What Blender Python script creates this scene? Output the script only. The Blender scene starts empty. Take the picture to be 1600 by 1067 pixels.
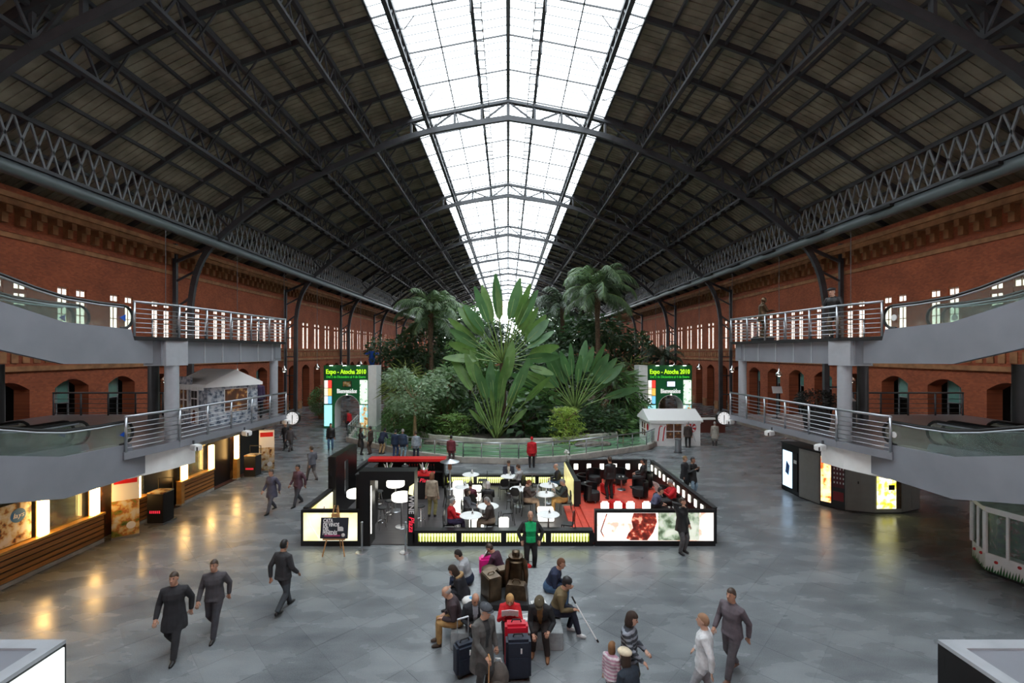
import bpy, bmesh, math, random
import numpy as np
from mathutils import Vector, Matrix, Quaternion
random.seed(7)
S = bpy.context.scene
COL = S.collection
PI = math.pi
# ------------------------------------------------------------------ camera
CAMH = 6.5
cam = bpy.data.objects.new('camera', bpy.data.cameras.new('camera'))
COL.objects.link(cam)
cam.location = (0, 0, CAMH)
cam.rotation_euler = (PI/2, 0, 0)
cam.data.sensor_width = 36
cam.data.lens = 700/1600*36
cam.data.shift_x = 6/1600
cam.data.shift_y = 16.5/1600
cam.data.clip_start = .2
cam.data.clip_end = 600
S.camera = cam
# ------------------------------------------------------------------ overcast sky
W = bpy.data.worlds.new('overcast_sky'); S.world = W
W.use_nodes = True
bg = W.node_tree.nodes['Background']
bg.inputs[0].default_value = (.90, .96, 1.0, 1)
bg.inputs[1].default_value = 5.0
# ------------------------------------------------------------------ exposure
S.view_settings.view_transform = 'Standard'
S.view_settings.look = 'None'
S.view_settings.exposure = 0.3
S.view_settings.gamma = 1
S.view_settings.use_curve_mapping = False

# ------------------------------------------------------------------ helpers
def mat(name, col, rough=.6, metal=0., var=0., scale=4., bump=0., emit=None, es=0., spec=.5, alpha=1., stretch=(1, 1, 1), trans=0., col2=None, detail=4., world=False):
    m = bpy.data.materials.new(name); m.use_nodes = True
    nt = m.node_tree; b = nt.nodes['Principled BSDF']
    c = tuple(col) + (1,)
    b.inputs['Base Color'].default_value = c
    b.inputs['Roughness'].default_value = rough
    b.inputs['Metallic'].default_value = metal
    b.inputs['Specular IOR Level'].default_value = spec
    if alpha < 1: b.inputs['Alpha'].default_value = alpha
    if trans: b.inputs['Transmission Weight'].default_value = trans
    if emit:
        b.inputs['Emission Color'].default_value = tuple(emit) + (1,)
        b.inputs['Emission Strength'].default_value = es
    if var or bump or col2:
        n = nt.nodes.new('ShaderNodeTexNoise'); n.inputs['Scale'].default_value = scale; n.inputs['Detail'].default_value = detail
        mp = nt.nodes.new('ShaderNodeMapping'); mp.inputs['Scale'].default_value = stretch
        if world:
            tc = nt.nodes.new('ShaderNodeNewGeometry'); nt.links.new(tc.outputs['Position'], mp.inputs[0])
        else:
            tc = nt.nodes.new('ShaderNodeTexCoord'); nt.links.new(tc.outputs['Object'], mp.inputs[0])
        nt.links.new(mp.outputs[0], n.inputs['Vector'])
        if var or col2:
            r = nt.nodes.new('ShaderNodeValToRGB')
            if col2 is None:
                a = [max(0, x*(1-var)) for x in col]; d = [min(1, x*(1+var)) for x in col]
            else: a, d = col, col2
            r.color_ramp.elements[0].position = .32; r.color_ramp.elements[1].position = .68
            r.color_ramp.elements[0].color = tuple(a) + (1,); r.color_ramp.elements[1].color = tuple(d) + (1,)
            nt.links.new(n.outputs['Fac'], r.inputs[0]); nt.links.new(r.outputs[0], b.inputs['Base Color'])
        if bump:
            bp = nt.nodes.new('ShaderNodeBump'); bp.inputs['Strength'].default_value = bump; bp.inputs['Distance'].default_value = .02
            nt.links.new(n.outputs['Fac'], bp.inputs['Height']); nt.links.new(bp.outputs[0], b.inputs['Normal'])
    return m

class MB:
    def __init__(s): s.v = []; s.f = []; s.m = []
    def add(s, vs, fs, mi=0):
        o = len(s.v); s.v += [tuple(p) for p in vs]
        for f in fs: s.f.append(tuple(i+o for i in f)); s.m.append(mi)
        return s
    def box(s, x0, x1, y0, y1, z0, z1, mi=0):
        return s.add([(x0,y0,z0),(x1,y0,z0),(x1,y1,z0),(x0,y1,z0),(x0,y0,z1),(x1,y0,z1),(x1,y1,z1),(x0,y1,z1)],
              [(3,2,1,0),(4,5,6,7),(0,1,5,4),(1,2,6,5),(2,3,7,6),(3,0,4,7)], mi)
    def rbox(s, c, sz, rz=0, mi=0, rx=0, ry=0):
        M = Matrix.Rotation(rz,3,'Z') @ Matrix.Rotation(ry,3,'Y') @ Matrix.Rotation(rx,3,'X'); c = Vector(c)
        q = [Vector((sx*sz[0]/2, sy*sz[1]/2, sz_*sz[2]/2)) for sz_ in (-1,1) for sx,sy in ((-1,-1),(1,-1),(1,1),(-1,1))]
        return s.add([c + M @ p for p in q], [(3,2,1,0),(4,5,6,7),(0,1,5,4),(1,2,6,5),(2,3,7,6),(3,0,4,7)], mi)
    def bar(s, p, q, w, h=None, mi=0, up=(0,0,1)):
        p = Vector(p); q = Vector(q); h = h or w; d = (q-p)
        if d.length < 1e-6: return s
        d.normalize(); u = Vector(up)
        if abs(d.dot(u)) > .99: u = Vector((1,0,0))
        a = d.cross(u).normalized()*w/2; b = a.cross(d).normalized()*h/2
        vs = [p-a-b, p+a-b, p+a+b, p-a+b, q-a-b, q+a-b, q+a+b, q-a+b]
        return s.add(vs, [(3,2,1,0),(4,5,6,7),(0,1,5,4),(1,2,6,5),(2,3,7,6),(3,0,4,7)], mi)
    def tube(s, pts, r, n=8, mi=0, flat=1., cap=True):
        pts = [Vector(p) for p in pts]; k = len(pts)
        rs = r if isinstance(r, (list, tuple)) else [r]*k
        base = len(s.v); pa = None
        for i, p in enumerate(pts):
            d = (pts[min(i+1,k-1)] - pts[max(i-1,0)])
            d = d.normalized() if d.length > 1e-9 else Vector((0,0,1))
            if pa is None:
                u = Vector((0,0,1)) if abs(d.z) < .95 else Vector((0,1,0))
                a = d.cross(u).normalized()
            else: a = (pa - d*pa.dot(d)).normalized()
            pa = a; b = d.cross(a)
            for j in range(n):
                t = 2*PI*j/n
                s.v.append(tuple(p + a*(rs[i]*math.cos(t)) + b*(rs[i]*flat*math.sin(t))))
        for i in range(k-1):
            for j in range(n):
                a0 = base+i*n+j; a1 = base+i*n+(j+1)%n
                s.f.append((a0, a1, a1+n, a0+n)); s.m.append(mi)
        if cap:
            s.f.append(tuple(base+j for j in range(n))[::-1]); s.m.append(mi)
            s.f.append(tuple(base+(k-1)*n+j for j in range(n))); s.m.append(mi)
        return s
    def lathe(s, prof, c=(0,0,0), n=16, mi=0, sx=1., sy=1.):
        base = len(s.v); k = len(prof)
        for r, z in prof:
            for j in range(n):
                t = 2*PI*j/n; s.v.append((c[0]+r*sx*math.cos(t), c[1]+r*sy*math.sin(t), c[2]+z))
        for i in range(k-1):
            for j in range(n):
                a0 = base+i*n+j; a1 = base+i*n+(j+1)%n
                s.f.append((a0, a1, a1+n, a0+n)); s.m.append(mi)
        s.f.append(tuple(base+j for j in range(n))[::-1]); s.m.append(mi)
        s.f.append(tuple(base+(k-1)*n+j for j in range(n))); s.m.append(mi)
        return s
    def ell(s, c, rx, ry, rz, n=12, k=8, mi=0, M=None):
        c = Vector(c); base = len(s.v)
        for i in range(k+1):
            ph = PI*i/k; rr = max(math.sin(ph), 1e-3)
            for j in range(n):
                t = 2*PI*j/n; p = Vector((rx*rr*math.cos(t), ry*rr*math.sin(t), -rz*math.cos(ph)))
                if M: p = M @ p
                s.v.append(tuple(c+p))
        for i in range(k):
            for j in range(n):
                a0 = base+i*n+j; a1 = base+i*n+(j+1)%n
                s.f.append((a0, a1, a1+n, a0+n)); s.m.append(mi)
        return s
    def prism(s, poly, ax, a0, a1, mi=0):
        # poly in the two remaining axes (in xyz order), extruded along ax from a0 to a1
        def mk(p, a): return (a,p[0],p[1]) if ax == 'x' else (p[0],a,p[1]) if ax == 'y' else (p[0],p[1],a)
        n = len(poly)
        fs = [tuple(range(n))[::-1], tuple(range(n,2*n))] + [(i,(i+1)%n,(i+1)%n+n,i+n) for i in range(n)]
        return s.add([mk(p,a0) for p in poly]+[mk(p,a1) for p in poly], fs, mi)
    def mesh(s, name, mats, smooth=False, bevel=0):
        me = bpy.data.meshes.new(name)
        me.from_pydata(s.v, [], s.f)
        mats = mats if isinstance(mats, (list, tuple)) else [mats]
        for m in mats: me.materials.append(m)
        if len(mats) > 1: me.polygons.foreach_set('material_index', s.m)
        bm = bmesh.new(); bm.from_mesh(me)
        bmesh.ops.recalc_face_normals(bm, faces=bm.faces)
        if bevel: bmesh.ops.bevel(bm, geom=bm.edges[:], offset=bevel, segments=2, affect='EDGES', clamp_overlap=True)
        bm.to_mesh(me); bm.free()
        if smooth is True: me.polygons.foreach_set('use_smooth', [True]*len(me.polygons))
        elif smooth:
            me.polygons.foreach_set('use_smooth', [True]*len(me.polygons)); me.set_sharp_from_angle(angle=smooth)
        return me
    def build(s, name, mats, parent=None, smooth=.6, loc=(0,0,0), rz=0, bevel=0):
        return link(name, s.mesh(name, mats, smooth, bevel), parent, loc, rz)

def link(name, data, parent=None, loc=(0,0,0), rz=0):
    o = bpy.data.objects.new(name, data); COL.objects.link(o)
    o.location = loc; o.rotation_euler = (0,0,rz)
    if parent: o.parent = parent
    return o
def tag(o, label, cat=None, group=None, kind=None):
    if label: o['label'] = label
    if cat: o['category'] = cat
    if group: o['group'] = group
    if kind: o['kind'] = kind
    return o
def thing(name, label, cat, loc=(0,0,0), rz=0, group=None, kind=None):
    return tag(link(name, None, None, loc, rz), label, cat, group, kind)
KIDS = {}
def copy_tree(o, loc, rz, label, parent=None):
    c = o.copy(); COL.objects.link(c); c.parent = parent
    if parent is None: c.location = loc; c.rotation_euler = (0,0,rz); c['label'] = label
    for ch in o.children: copy_tree(ch, None, None, None, c)
    return c
_txt = {}
def text(body, name, m, parent, loc, size, rot=(PI/2,0,0), depth=.008, align='CENTER', shear=0, sx=1., bold=0):
    cu = bpy.data.curves.new(name, 'FONT'); cu.body = body; cu.size = size; cu.extrude = depth; cu.align_x = align; cu.shear = shear; cu.offset = bold; cu.resolution_u = 2
    t = bpy.data.objects.new(name, cu); COL.objects.link(t)
    dg = bpy.context.evaluated_depsgraph_get()
    me = bpy.data.meshes.new_from_object(t.evaluated_get(dg)); bpy.data.objects.remove(t); bpy.data.curves.remove(cu)
    me.materials.clear(); me.materials.append(m); me.name = name
    o = link(name, me, parent, loc); o.rotation_euler = rot; o.scale = (sx, 1, 1)
    return o
def proj(p):
    return 794+p[0]*700/p[1], 550-(p[2]-CAMH)*700/p[1]
ORD = ['nearest','second','third','fourth','fifth','sixth','seventh','eighth','ninth','tenth','eleventh','twelfth']

# ------------------------------------------------------------------ materials
M = {}
def floor_mat():
    m = bpy.data.materials.new('granite_floor'); m.use_nodes = True; nt = m.node_tree; b = nt.nodes['Principled BSDF']; N = nt.nodes.new; L = nt.links.new
    g = N('ShaderNodeNewGeometry')
    rot = N('ShaderNodeVectorRotate'); rot.rotation_type = 'Z_AXIS'; rot.inputs['Angle'].default_value = PI/4
    L(g.outputs['Position'], rot.inputs['Vector'])
    fl = N('ShaderNodeVectorMath'); fl.operation = 'FLOOR'; L(rot.outputs[0], fl.inputs[0])
    wn = N('ShaderNodeTexWhiteNoise'); wn.noise_dimensions = '2D'; L(fl.outputs[0], wn.inputs['Vector'])
    mp = N('ShaderNodeMapping'); mp.inputs['Scale'].default_value = (.55, 1.3, 1); L(g.outputs['Position'], mp.inputs[0])
    n1 = N('ShaderNodeTexNoise'); n1.inputs['Scale'].default_value = 1.1; n1.inputs['Detail'].default_value = 6; L(mp.outputs[0], n1.inputs['Vector'])
    n2 = N('ShaderNodeTexNoise'); n2.inputs['Scale'].default_value = 45; n2.inputs['Detail'].default_value = 3; L(g.outputs['Position'], n2.inputs['Vector'])
    a = N('ShaderNodeMath'); a.operation = 'MULTIPLY_ADD'; a.inputs[1].default_value = .12; L(wn.outputs[0], a.inputs[0]); L(n1.outputs[0], a.inputs[2])
    a2 = N('ShaderNodeMath'); a2.operation = 'MULTIPLY_ADD'; a2.inputs[1].default_value = .45; L(n2.outputs[0], a2.inputs[0]); L(a.outputs[0], a2.inputs[2])
    r = N('ShaderNodeValToRGB'); r.color_ramp.elements[0].position = .45; r.color_ramp.elements[1].position = 1.25
    r.color_ramp.elements[0].position = .5; r.color_ramp.elements[1].position = 1.0
    r.color_ramp.elements[0].color = (.095,.105,.115,1); r.color_ramp.elements[1].color = (.225,.245,.26,1)
    L(a2.outputs[0], r.inputs[0]); L(r.outputs[0], b.inputs['Base Color'])
    rr = N('ShaderNodeMapRange'); rr.inputs[1].default_value = .3; rr.inputs[2].default_value = .75; rr.inputs[3].default_value = .18; rr.inputs[4].default_value = .36
    L(n1.outputs[0], rr.inputs[0]); L(rr.outputs[0], b.inputs['Roughness'])
    return m
def brick_mat():
    m = bpy.data.materials.new('old_brick'); m.use_nodes = True; nt = m.node_tree; b = nt.nodes['Principled BSDF']; N = nt.nodes.new; L = nt.links.new
    g = N('ShaderNodeNewGeometry'); sp = N('ShaderNodeSeparateXYZ'); L(g.outputs['Position'], sp.inputs[0])
    cb = N('ShaderNodeCombineXYZ'); L(sp.outputs[1], cb.inputs[0]); L(sp.outputs[2], cb.inputs[1])
    br = N('ShaderNodeTexBrick'); br.inputs['Scale'].default_value = 3.2; br.inputs['Mortar Size'].default_value = .012
    br.inputs['Color1'].default_value = (.42,.105,.04,1); br.inputs['Color2'].default_value = (.29,.068,.027,1); br.inputs['Mortar'].default_value = (.20,.10,.06,1)
    L(cb.outputs[0], br.inputs['Vector'])
    n = N('ShaderNodeTexNoise'); n.inputs['Scale'].default_value = .7; n.inputs['Detail'].default_value = 6; L(g.outputs['Position'], n.inputs['Vector'])
    mx = N('ShaderNodeMix'); mx.data_type = 'RGBA'; mx.blend_type = 'MULTIPLY'; mx.inputs[0].default_value = .6
    r = N('ShaderNodeValToRGB'); r.color_ramp.elements[0].position = .3; r.color_ramp.elements[1].position = .7; r.color_ramp.elements[0].color = (.55,.5,.5,1); r.color_ramp.elements[1].color = (1.15,1.1,1.05,1)
    L(n.outputs[0], r.inputs[0]); L(br.outputs[0], mx.inputs[6]); L(r.outputs[0], mx.inputs[7]); L(mx.outputs[2], b.inputs['Base Color'])
    b.inputs['Roughness'].default_value = .85
    return m
M['floor'] = floor_mat(); M['brick'] = brick_mat()
M['terra'] = mat('terracotta', (.33,.15,.065), .8, var=.3, scale=2)
M['stone'] = mat('pale_stone', (.42,.40,.36), .8, var=.2, scale=3)
M['iron'] = mat('grey_iron', (.055,.058,.065), .5, .0, var=.2, scale=1.5)
M['ironl'] = mat('light_iron', (.17,.18,.19), .45, .0, var=.15)
M['roof'] = mat('roof_boards', (.27,.24,.18), .75, var=.35, scale=.9, world=True)
M['pipe'] = mat('duct_metal', (.16,.19,.20), .4, .3)
M['steel'] = mat('brushed_steel', (.42,.44,.47), .3, .85)
M['paintg'] = mat('grey_paint', (.215,.225,.255), .5, var=.08, scale=1.2)
M['paintl'] = mat('light_grey_paint', (.36,.38,.41), .45, var=.06)
M['white'] = mat('white_paint', (.84,.85,.84), .5, var=.04)
M['black'] = mat('black_lacquer', (.006,.006,.007), .35)
M['blackm'] = mat('black_matt', (.012,.012,.013), .7)
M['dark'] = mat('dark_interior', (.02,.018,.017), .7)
M['deck'] = mat('deck_tiles', (.12,.115,.125), .3, var=.15)
M['wood'] = mat('orange_wood', (.40,.16,.04), .4, var=.35, scale=3, stretch=(1,.15,6))
M['woodl'] = mat('pine_wood', (.48,.25,.10), .5, var=.2, scale=6)
M['red'] = mat('red_lacquer', (.62,.012,.015), .35)
M['redm'] = mat('red_carpet', (.60,.065,.035), .7, var=.1)
M['rubber'] = mat('black_rubber', (.01,.01,.01), .45)
M['chrome'] = mat('chrome', (.7,.7,.7), .12, 1.)
M['gold'] = mat('bronze', (.10,.066,.038), .33, .75, var=.4, scale=5)
M['green'] = mat('portal_green', (.0,.16,.045), .5)
M['paper'] = mat('white_paper', (.75,.75,.74), .7)
M['planks'] = mat('dark_decking', (.055,.05,.052), .45, var=.3, scale=3, stretch=(.3,5,1))
M['teal'] = mat('teal_glass', (.10,.22,.19), .15, var=.2, scale=1)
def glass(name, col, tr=.85, rough=.05):
    m = bpy.data.materials.new(name); m.use_nodes = True; nt = m.node_tree; nt.nodes.clear(); N = nt.nodes.new; L = nt.links.new
    o = N('ShaderNodeOutputMaterial'); t = N('ShaderNodeBsdfTransparent'); t.inputs[0].default_value = tuple(col)+(1,)
    g = N('ShaderNodeBsdfGlossy'); g.inputs['Roughness'].default_value = rough; g.inputs[0].default_value = (.9,.95,.93,1)
    x = N('ShaderNodeMixShader'); x.inputs[0].default_value = .07
    d = N('ShaderNodeBsdfDiffuse'); d.inputs[0].default_value = (.5,.52,.5,1); y = N('ShaderNodeMixShader'); y.inputs[0].default_value = 1-tr
    L(t.outputs[0], x.inputs[1]); L(g.outputs[0], x.inputs[2])
    L(x.outputs[0], y.inputs[1]); L(d.outputs[0], y.inputs[2]); L(y.outputs[0], o.inputs[0])
    return m
M['sky_glass'] = glass('skylight_glass', (.93,.96,.97), .93)
M['glass'] = glass('clear_glass', (.82,.90,.87), .93)
M['win_glass'] = glass('window_glass', (.86,.78,.72), .8)
def glow(name, col, s, base=None):
    return mat(name, base or col, .5, emit=col, es=s)
M['blue'] = mat('sticker_blue', (.02,.10,.5), .4)
M['scr1b'] = glow('panel_aqua', (.4,.85,.9), .8)
M['lampw'] = glow('warm_lamp', (1,.60,.2), 12, (.9,.8,.6))
M['lampc'] = glow('white_lamp', (1,.93,.8), 3.2, (.9,.9,.88))
# ================================================================== THE SHELL
XW = 24.0; BAY = 15.8; MOD = BAY/5; Y0 = -8.0; Y1 = 152.0; ARCH0 = 16.1
# ---- floor
bm_ = MB().box(-31, 31, Y0-1, Y1+2, -.3, -.004)
FLOOR = tag(bm_.build('floor', M['floor']), 'polished grey granite station floor laid in diagonal slabs', 'floor', kind='structure')
T = 1.0
cand = []
R2 = math.sqrt(.5)
for i in range(-40, 75):
    for j in range(-40, 75):
        u, v = (i+.5)*T, (j+.5)*T          # rotated frame
        x, y = (u+v)*R2, (v-u)*R2
        if abs(x) > 23.3 or y < 2 or y > 62: continue
        if y > 27.5 and abs(x) < 10: continue
        px, py = proj((x, y, 0))
        vis = -40 < px < 1640 and py < 1100
        cand.append((vis, y, x))
vis = sorted([c for c in cand if c[0]], key=lambda c: c[1])
def tilemesh():
    h = T/2-.0025; return MB().box(-h, h, -h, h, -.012, 0).mesh('slab', M['floor'], False)
tm = tilemesh()
for k, (q, y, x) in enumerate(vis[:300]):
    link('floor_slab', tm, FLOOR, (x, y, random.uniform(-.001, .0003)), PI/4)
st = MB()
for q, y, x in vis[300:] + [c for c in cand if not c[0]]:
    h = (T/2-.0025)*math.sqrt(2)
    st.add([(x-h,y,0),(x,y-h,0),(x+h,y,0),(x,y+h,0)], [(0,1,2,3)])
tag(st.build('floor_slabs_far', M['floor'], FLOOR), None, kind='stuff')

# ---- side walls
def roofz(x):
    P_ = [(0,24.75),(1.9,24.4),(5.7,23.65),(6.9,23.3),(9.6,22.45),(13.4,21.05),(17.1,19.2),(20.8,16.75),(24.9,14.35)]
    x = abs(x)
    for (a,za),(b,zb) in zip(P_, P_[1:]):
        if x <= b: return za+(zb-za)*(x-a)/(b-a)
    return P_[-1][1]
def frame_window():
    b = MB(); w, z0, z1 = .29, 6.9, 10.0
    for y in (-w, w, 0): b.bar((0,y,z0), (0,y,z1), .035)
    for z in (z0, 7.7, 8.55, 9.4, 9.6, z1): b.bar((0,-w,z), (0,w,z), .04)
    return b.mesh('window_frame', M['terra'], False)
def pane_window(): return MB().box(-.008, .008, -.29, .29, 6.91, 9.99).mesh('window_pane', M['win_glass'], False)
wf, wp = frame_window(), pane_window()
corb = MB().box(-.14, .14, -.5, 0, .45, .8).box(-.14, .14, -.28, 0, 0, .45).mesh('corbel', M['terra'], False)
wn = 0
for side in (-1, 1):
    b = MB(); nm = 'left' if side < 0 else 'right'
    def bx(d0, d1, y0, y1, z0, z1, mi=0):
        x0, x1 = sorted((side*(XW+d0), side*(XW+d1))); b.box(x0, x1, y0, y1, z0, z1, mi)
    wall = None; corbs = []
    k0 = -8; n = int((Y1-Y0)/MOD)+1
    for k in range(k0, k0+n+3):
        c = 31.0+(k)*MOD
        if c < Y0-2 or c > Y1+2: continue
        h = MOD/2
        bx(0, .8, c-h, c-.95, 0, 5.4); bx(0, .8, c+.95, c+h, 0, 5.4)
        bx(-.08, 0, c-h, c-h+.45, 0, .9, 1); bx(-.08, 0, c+h-.45, c+h, 0, .9, 1)
        q = 8; arc = [(c-.95+1.9*i/q, 4.6+.42*math.sin(PI*i/q)) for i in range(q+1)]
        x0, x1 = sorted((side*XW, side*(XW+.8)))
        for (ya,za),(yb,zb) in zip(arc, arc[1:]): b.prism([(ya,za),(yb,zb),(yb,5.4),(ya,5.4)], 'x', x0, x1)
        bx(0, .8, c-h, c+h, 5.4, 6.9); bx(-.16, 0, c-h, c+h, 5.55, 5.8, 1); bx(-.1, 0, c-h, c+h, 6.65, 6.82, 1)
        for j in range(6): bx(-.05, 0, c-h+.1+j*.52, c-h+.42+j*.52, 5.95, 6.5, 1)
        bx(0, .14, c-h, c-.82, 6.9, 10); bx(0, .14, c-.22, c+.22, 6.9, 10); bx(0, .14, c+.82, c+h, 6.9, 10)
        for wy in (-.52, .52): bx(.02, .13, c+wy-.3, c+wy+.3, 9.4, 9.58)
        bx(0, .8, c-h, c+h, 10, 14.5)
        bx(-.08, 0, c-h, c+h, 12.0, 12.25, 1); bx(-.12, 0, c-h, c+h, 12.25, 12.5, 0)
        bx(-.62, 0, c-h, c+h, 13.45, 13.75, 1); bx(-.75, 0, c-h, c+h, 13.75, 14.0, 1)
        for j in range(4):
            cy = c-h+.395+j*.79
            if 18 < cy < 50: corbs.append(cy)
            else: bx(-.5, 0, cy-.14, cy+.14, 13.1, 13.45, 1); bx(-.28, 0, cy-.14, cy+.14, 12.65, 13.1, 1)
        if -2 < c < 112:
            for wy in (-.52, .52):
                wn += 1
                e = thing('window_%d' % wn, 'tall narrow upper window with transom light in the %s brick wall' % nm, 'window', (side*(XW+.09), c+wy, 0), 0, 'narrow paired windows of the %s wall' % nm, 'structure')
                link('window_frame', wf, e); link('window_pane', wp, e)
    wall = tag(b.build('wall_'+nm, [M['brick'], M['terra']], smooth=False), 'long red brick %s hall wall with arcade, paired windows and corbelled cornice' % nm, 'wall', kind='structure')
    for cy in corbs:
        o = link('corbel', corb, wall, (side*XW, cy, 12.65), -PI/2 if side > 0 else PI/2)
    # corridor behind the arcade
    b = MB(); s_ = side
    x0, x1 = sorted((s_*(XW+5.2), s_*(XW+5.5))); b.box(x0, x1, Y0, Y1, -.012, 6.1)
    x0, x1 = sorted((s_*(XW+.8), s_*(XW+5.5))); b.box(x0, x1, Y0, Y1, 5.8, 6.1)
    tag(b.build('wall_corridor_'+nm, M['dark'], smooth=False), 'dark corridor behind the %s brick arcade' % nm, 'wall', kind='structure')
# glazed shop panels in the near arches
gp = MB().box(-.02, .02, -.95, .35, 3.7, 4.9).mesh('shop_glass', M['teal'], False)
gf = MB()
for y in (-.95, -.3, .35): gf.bar((0,y,0), (0,y,4.9), .06)
for z in (1.1, 3.7, 4.9): gf.bar((0,-.95,z), (0,.35,z), .06)
gf = gf.mesh('shop_frame', M['ironl'], False)
gb = MB().box(-.25, .25, -.9, .9, 3.2, 4.35).mesh('shop_counter', M['stone'], False)
nd = 0
for side in (-1, 1):
    for k in range(-4, 6):
        nd += 1; c = 31.0+k*MOD
        e = thing('door_%d' % nd, 'teal glazed shopfront inside a brick arch of the %s arcade' % ('left' if side < 0 else 'right'), 'shopfront', (side*(XW+.6), c, 0), 0, 'shopfronts in the %s arcade' % ('left' if side < 0 else 'right'), 'structure')
        link('glass_panel', gp, e); link('frame', gf, e)

# ---- end walls
for nm, y in (('far', Y1), ('near', Y0)):
    b = MB(); g = MB()
    b.box(-25, 25, y-.4, y+.4, 0, 9.5 if nm == 'far' else 14.5)
    if nm == 'far':
        pts = [(x, roofz(x)) for x in np.linspace(-24.8, 24.8, 27)]
        for x, z in pts[1:-1]: b.bar((x, y, 9.5), (x, y, z), .25)
        for z in (12, 14.5, 17, 19.5, 22): 
            xm = max([x for x, zz in pts if zz > z], default=0)
            b.bar((-xm, y, z), (xm, y, z), .2)
    else:
        xs = list(np.linspace(-24.8, 24.8, 27))
        for xa, xb in zip(xs, xs[1:]): b.prism([(xa,14.4),(xb,14.4),(xb,roofz(xb)),(xa,roofz(xa))], 'y', y-.3, y+.3)  # unseen near gable, shaped solid to keep the near roof dark
    tag(b.build('wall_'+nm, [M['brick']] if nm == 'near' else [M['terra']], smooth=False), '%s end wall of the station hall' % nm, 'wall', kind='structure')
# ---- roof
CE = thing('ceiling', 'dark boarded train-shed roof with a wide glazed central skylight', 'roof', kind='structure')
XR = [6.9, 8.25, 9.6, 10.87, 12.13, 13.4, 14.63, 15.87, 17.1, 18.33, 19.57, 20.8, 22.2, 23.55, 24.9]
XS = [0, 1.9, 3.8, 5.7, 6.9]
YR = [ARCH0 + MOD*k for k in range(-7, 43)]
def panel(x0, x1, side, kind):
    b = MB(); z0, z1 = roofz(x0), roofz(x1)
    if kind == 'glass':
        b.add([(side*x0,0,z0),(side*x1,0,z1),(side*x1,MOD,z1),(side*x0,MOD,z0)], [(0,1,2,3)])
        return b
    n = 8; d = MOD/n; e = .05
    for i in range(n):
        y = i*d
        prof = [(y, 0), (y+d*.75, 0), (y+d*.75, e), (y+d, e)]
        nxt = (y+d, 0)
        pr = prof+[nxt]
        for (ya,ea),(yb,eb) in zip(pr, pr[1:]):
            b.add([(side*x0,ya,z0+ea),(side*x1,ya,z1+ea),(side*x1,yb,z1+eb),(side*x0,yb,z0+eb)], [(0,1,2,3)])
    return b
def area(x0, x1, side, y):
    ps = [proj((side*x, yy, roofz(x))) if yy > 1 else (9e3, 9e3) for x, yy in ((x0,y),(x1,y),(x1,y+MOD),(x0,y+MOD))]
    if not any(0 <= p[0] <= 1600 and 0 <= p[1] <= 1067 for p in ps): return 0
    return abs(sum(ps[i][0]*ps[(i+1)%4][1]-ps[(i+1)%4][0]*ps[i][1] for i in range(4)))/2
for kind, X_, mt in (('roof', XR, M['roof']), ('glass', XS, M['sky_glass'])):
    items = []
    for side in (-1, 1):
        for x0, x1 in zip(X_, X_[1:]):
            for y in YR:
                if y+MOD < Y0 or y > Y1: continue
                items.append((area(x0, x1, side, y), side, x0, x1, y))
    items.sort(key=lambda t: -t[0])
    cache = {}; rest = MB()
    for i, (a, side, x0, x1, y) in enumerate(items):
        if i < 300 and a > 0:
            key = (side, x0)
            if key not in cache: cache[key] = panel(x0, x1, side, kind).mesh('panel', mt, False)
            link('roof_panel' if kind == 'roof' else 'skylight_pane', cache[key], CE, (0, y, 0))
        else:
            p = panel(x0, x1, side, kind); rest.add([(v[0], v[1]+y, v[2]) for v in p.v], p.f)
    tag(rest.build('roof_panels_far' if kind == 'roof' else 'skylight_panes_far', mt, CE, smooth=False), None, kind='stuff')
# purlins, rafters, glazing bars
for side in (-1, 1):
    for x in XR[:-1] + [1.9, 3.8, 5.7]:
        w = .12 if x > 4 else .06 if x > 2 else .16
        MB().bar((side*x, Y0, roofz(x)-.1), (side*x, Y1, roofz(x)-.1), w, .16).build('purlin', M['iron'], CE)
MB().bar((0, Y0, roofz(0)-.12), (0, Y1, roofz(0)-.12), .22, .3).build('ridge_beam', M['ironl'], CE)
rf = MB(); brk = MB()
xs = [0]+XS[1:]+XR[1:]
for side in (-1, 1):
    for xa, xb in zip(xs, xs[1:]):
        rf.bar((side*xa,0,roofz(xa)-.12), (side*xb,0,roofz(xb)-.12), .05 if xb < 7 else .16, .08 if xb < 7 else .3)  # slimmer under the skylight to imitate glare eating into the bars
    for x in (5.7, 9.6, 13.4, 17.1):       # knee brackets at the longitudinal trusses
        zl = roofz(x)-1.25
        for d in (-1, 1):
            if x < 6: rf.tube([(side*x,0,zl+.3),(side*(x+d*.5),0,zl+.25),(side*(x+d*1.0),0,roofz(x+d)-.5)], .03, 4)
            else: rf.bar((side*x,0,zl+.1), (side*(x+d*.95),0,roofz(x+d*.95)-.15), .07); 
    rf.bar((side*1.9,0,roofz(1.9)-.9), (side*1.9,0,roofz(1.9)), .08)
rfm = rf.mesh('rafter', M['iron'], False)
for y in YR:
    if y > 4: link('rafter', rfm, CE, (0, y, 0))
gbm = MB()
for side in (-1, 1):
    for xa, xb in zip(XS, XS[1:]): gbm.bar((side*xa,0,roofz(xa)-.03), (side*xb,0,roofz(xb)-.03),   .022, .04)
gbm = gbm.mesh('glazing_bar', M['ironl'], False)  # pale thin bars imitate skylight bloom washing over them
for y in YR:
    if 10 < y < 100:
        for k in range(1, 5): link('glazing_bar', gbm, CE, (0, y+k*MOD/5, 0))

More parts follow.
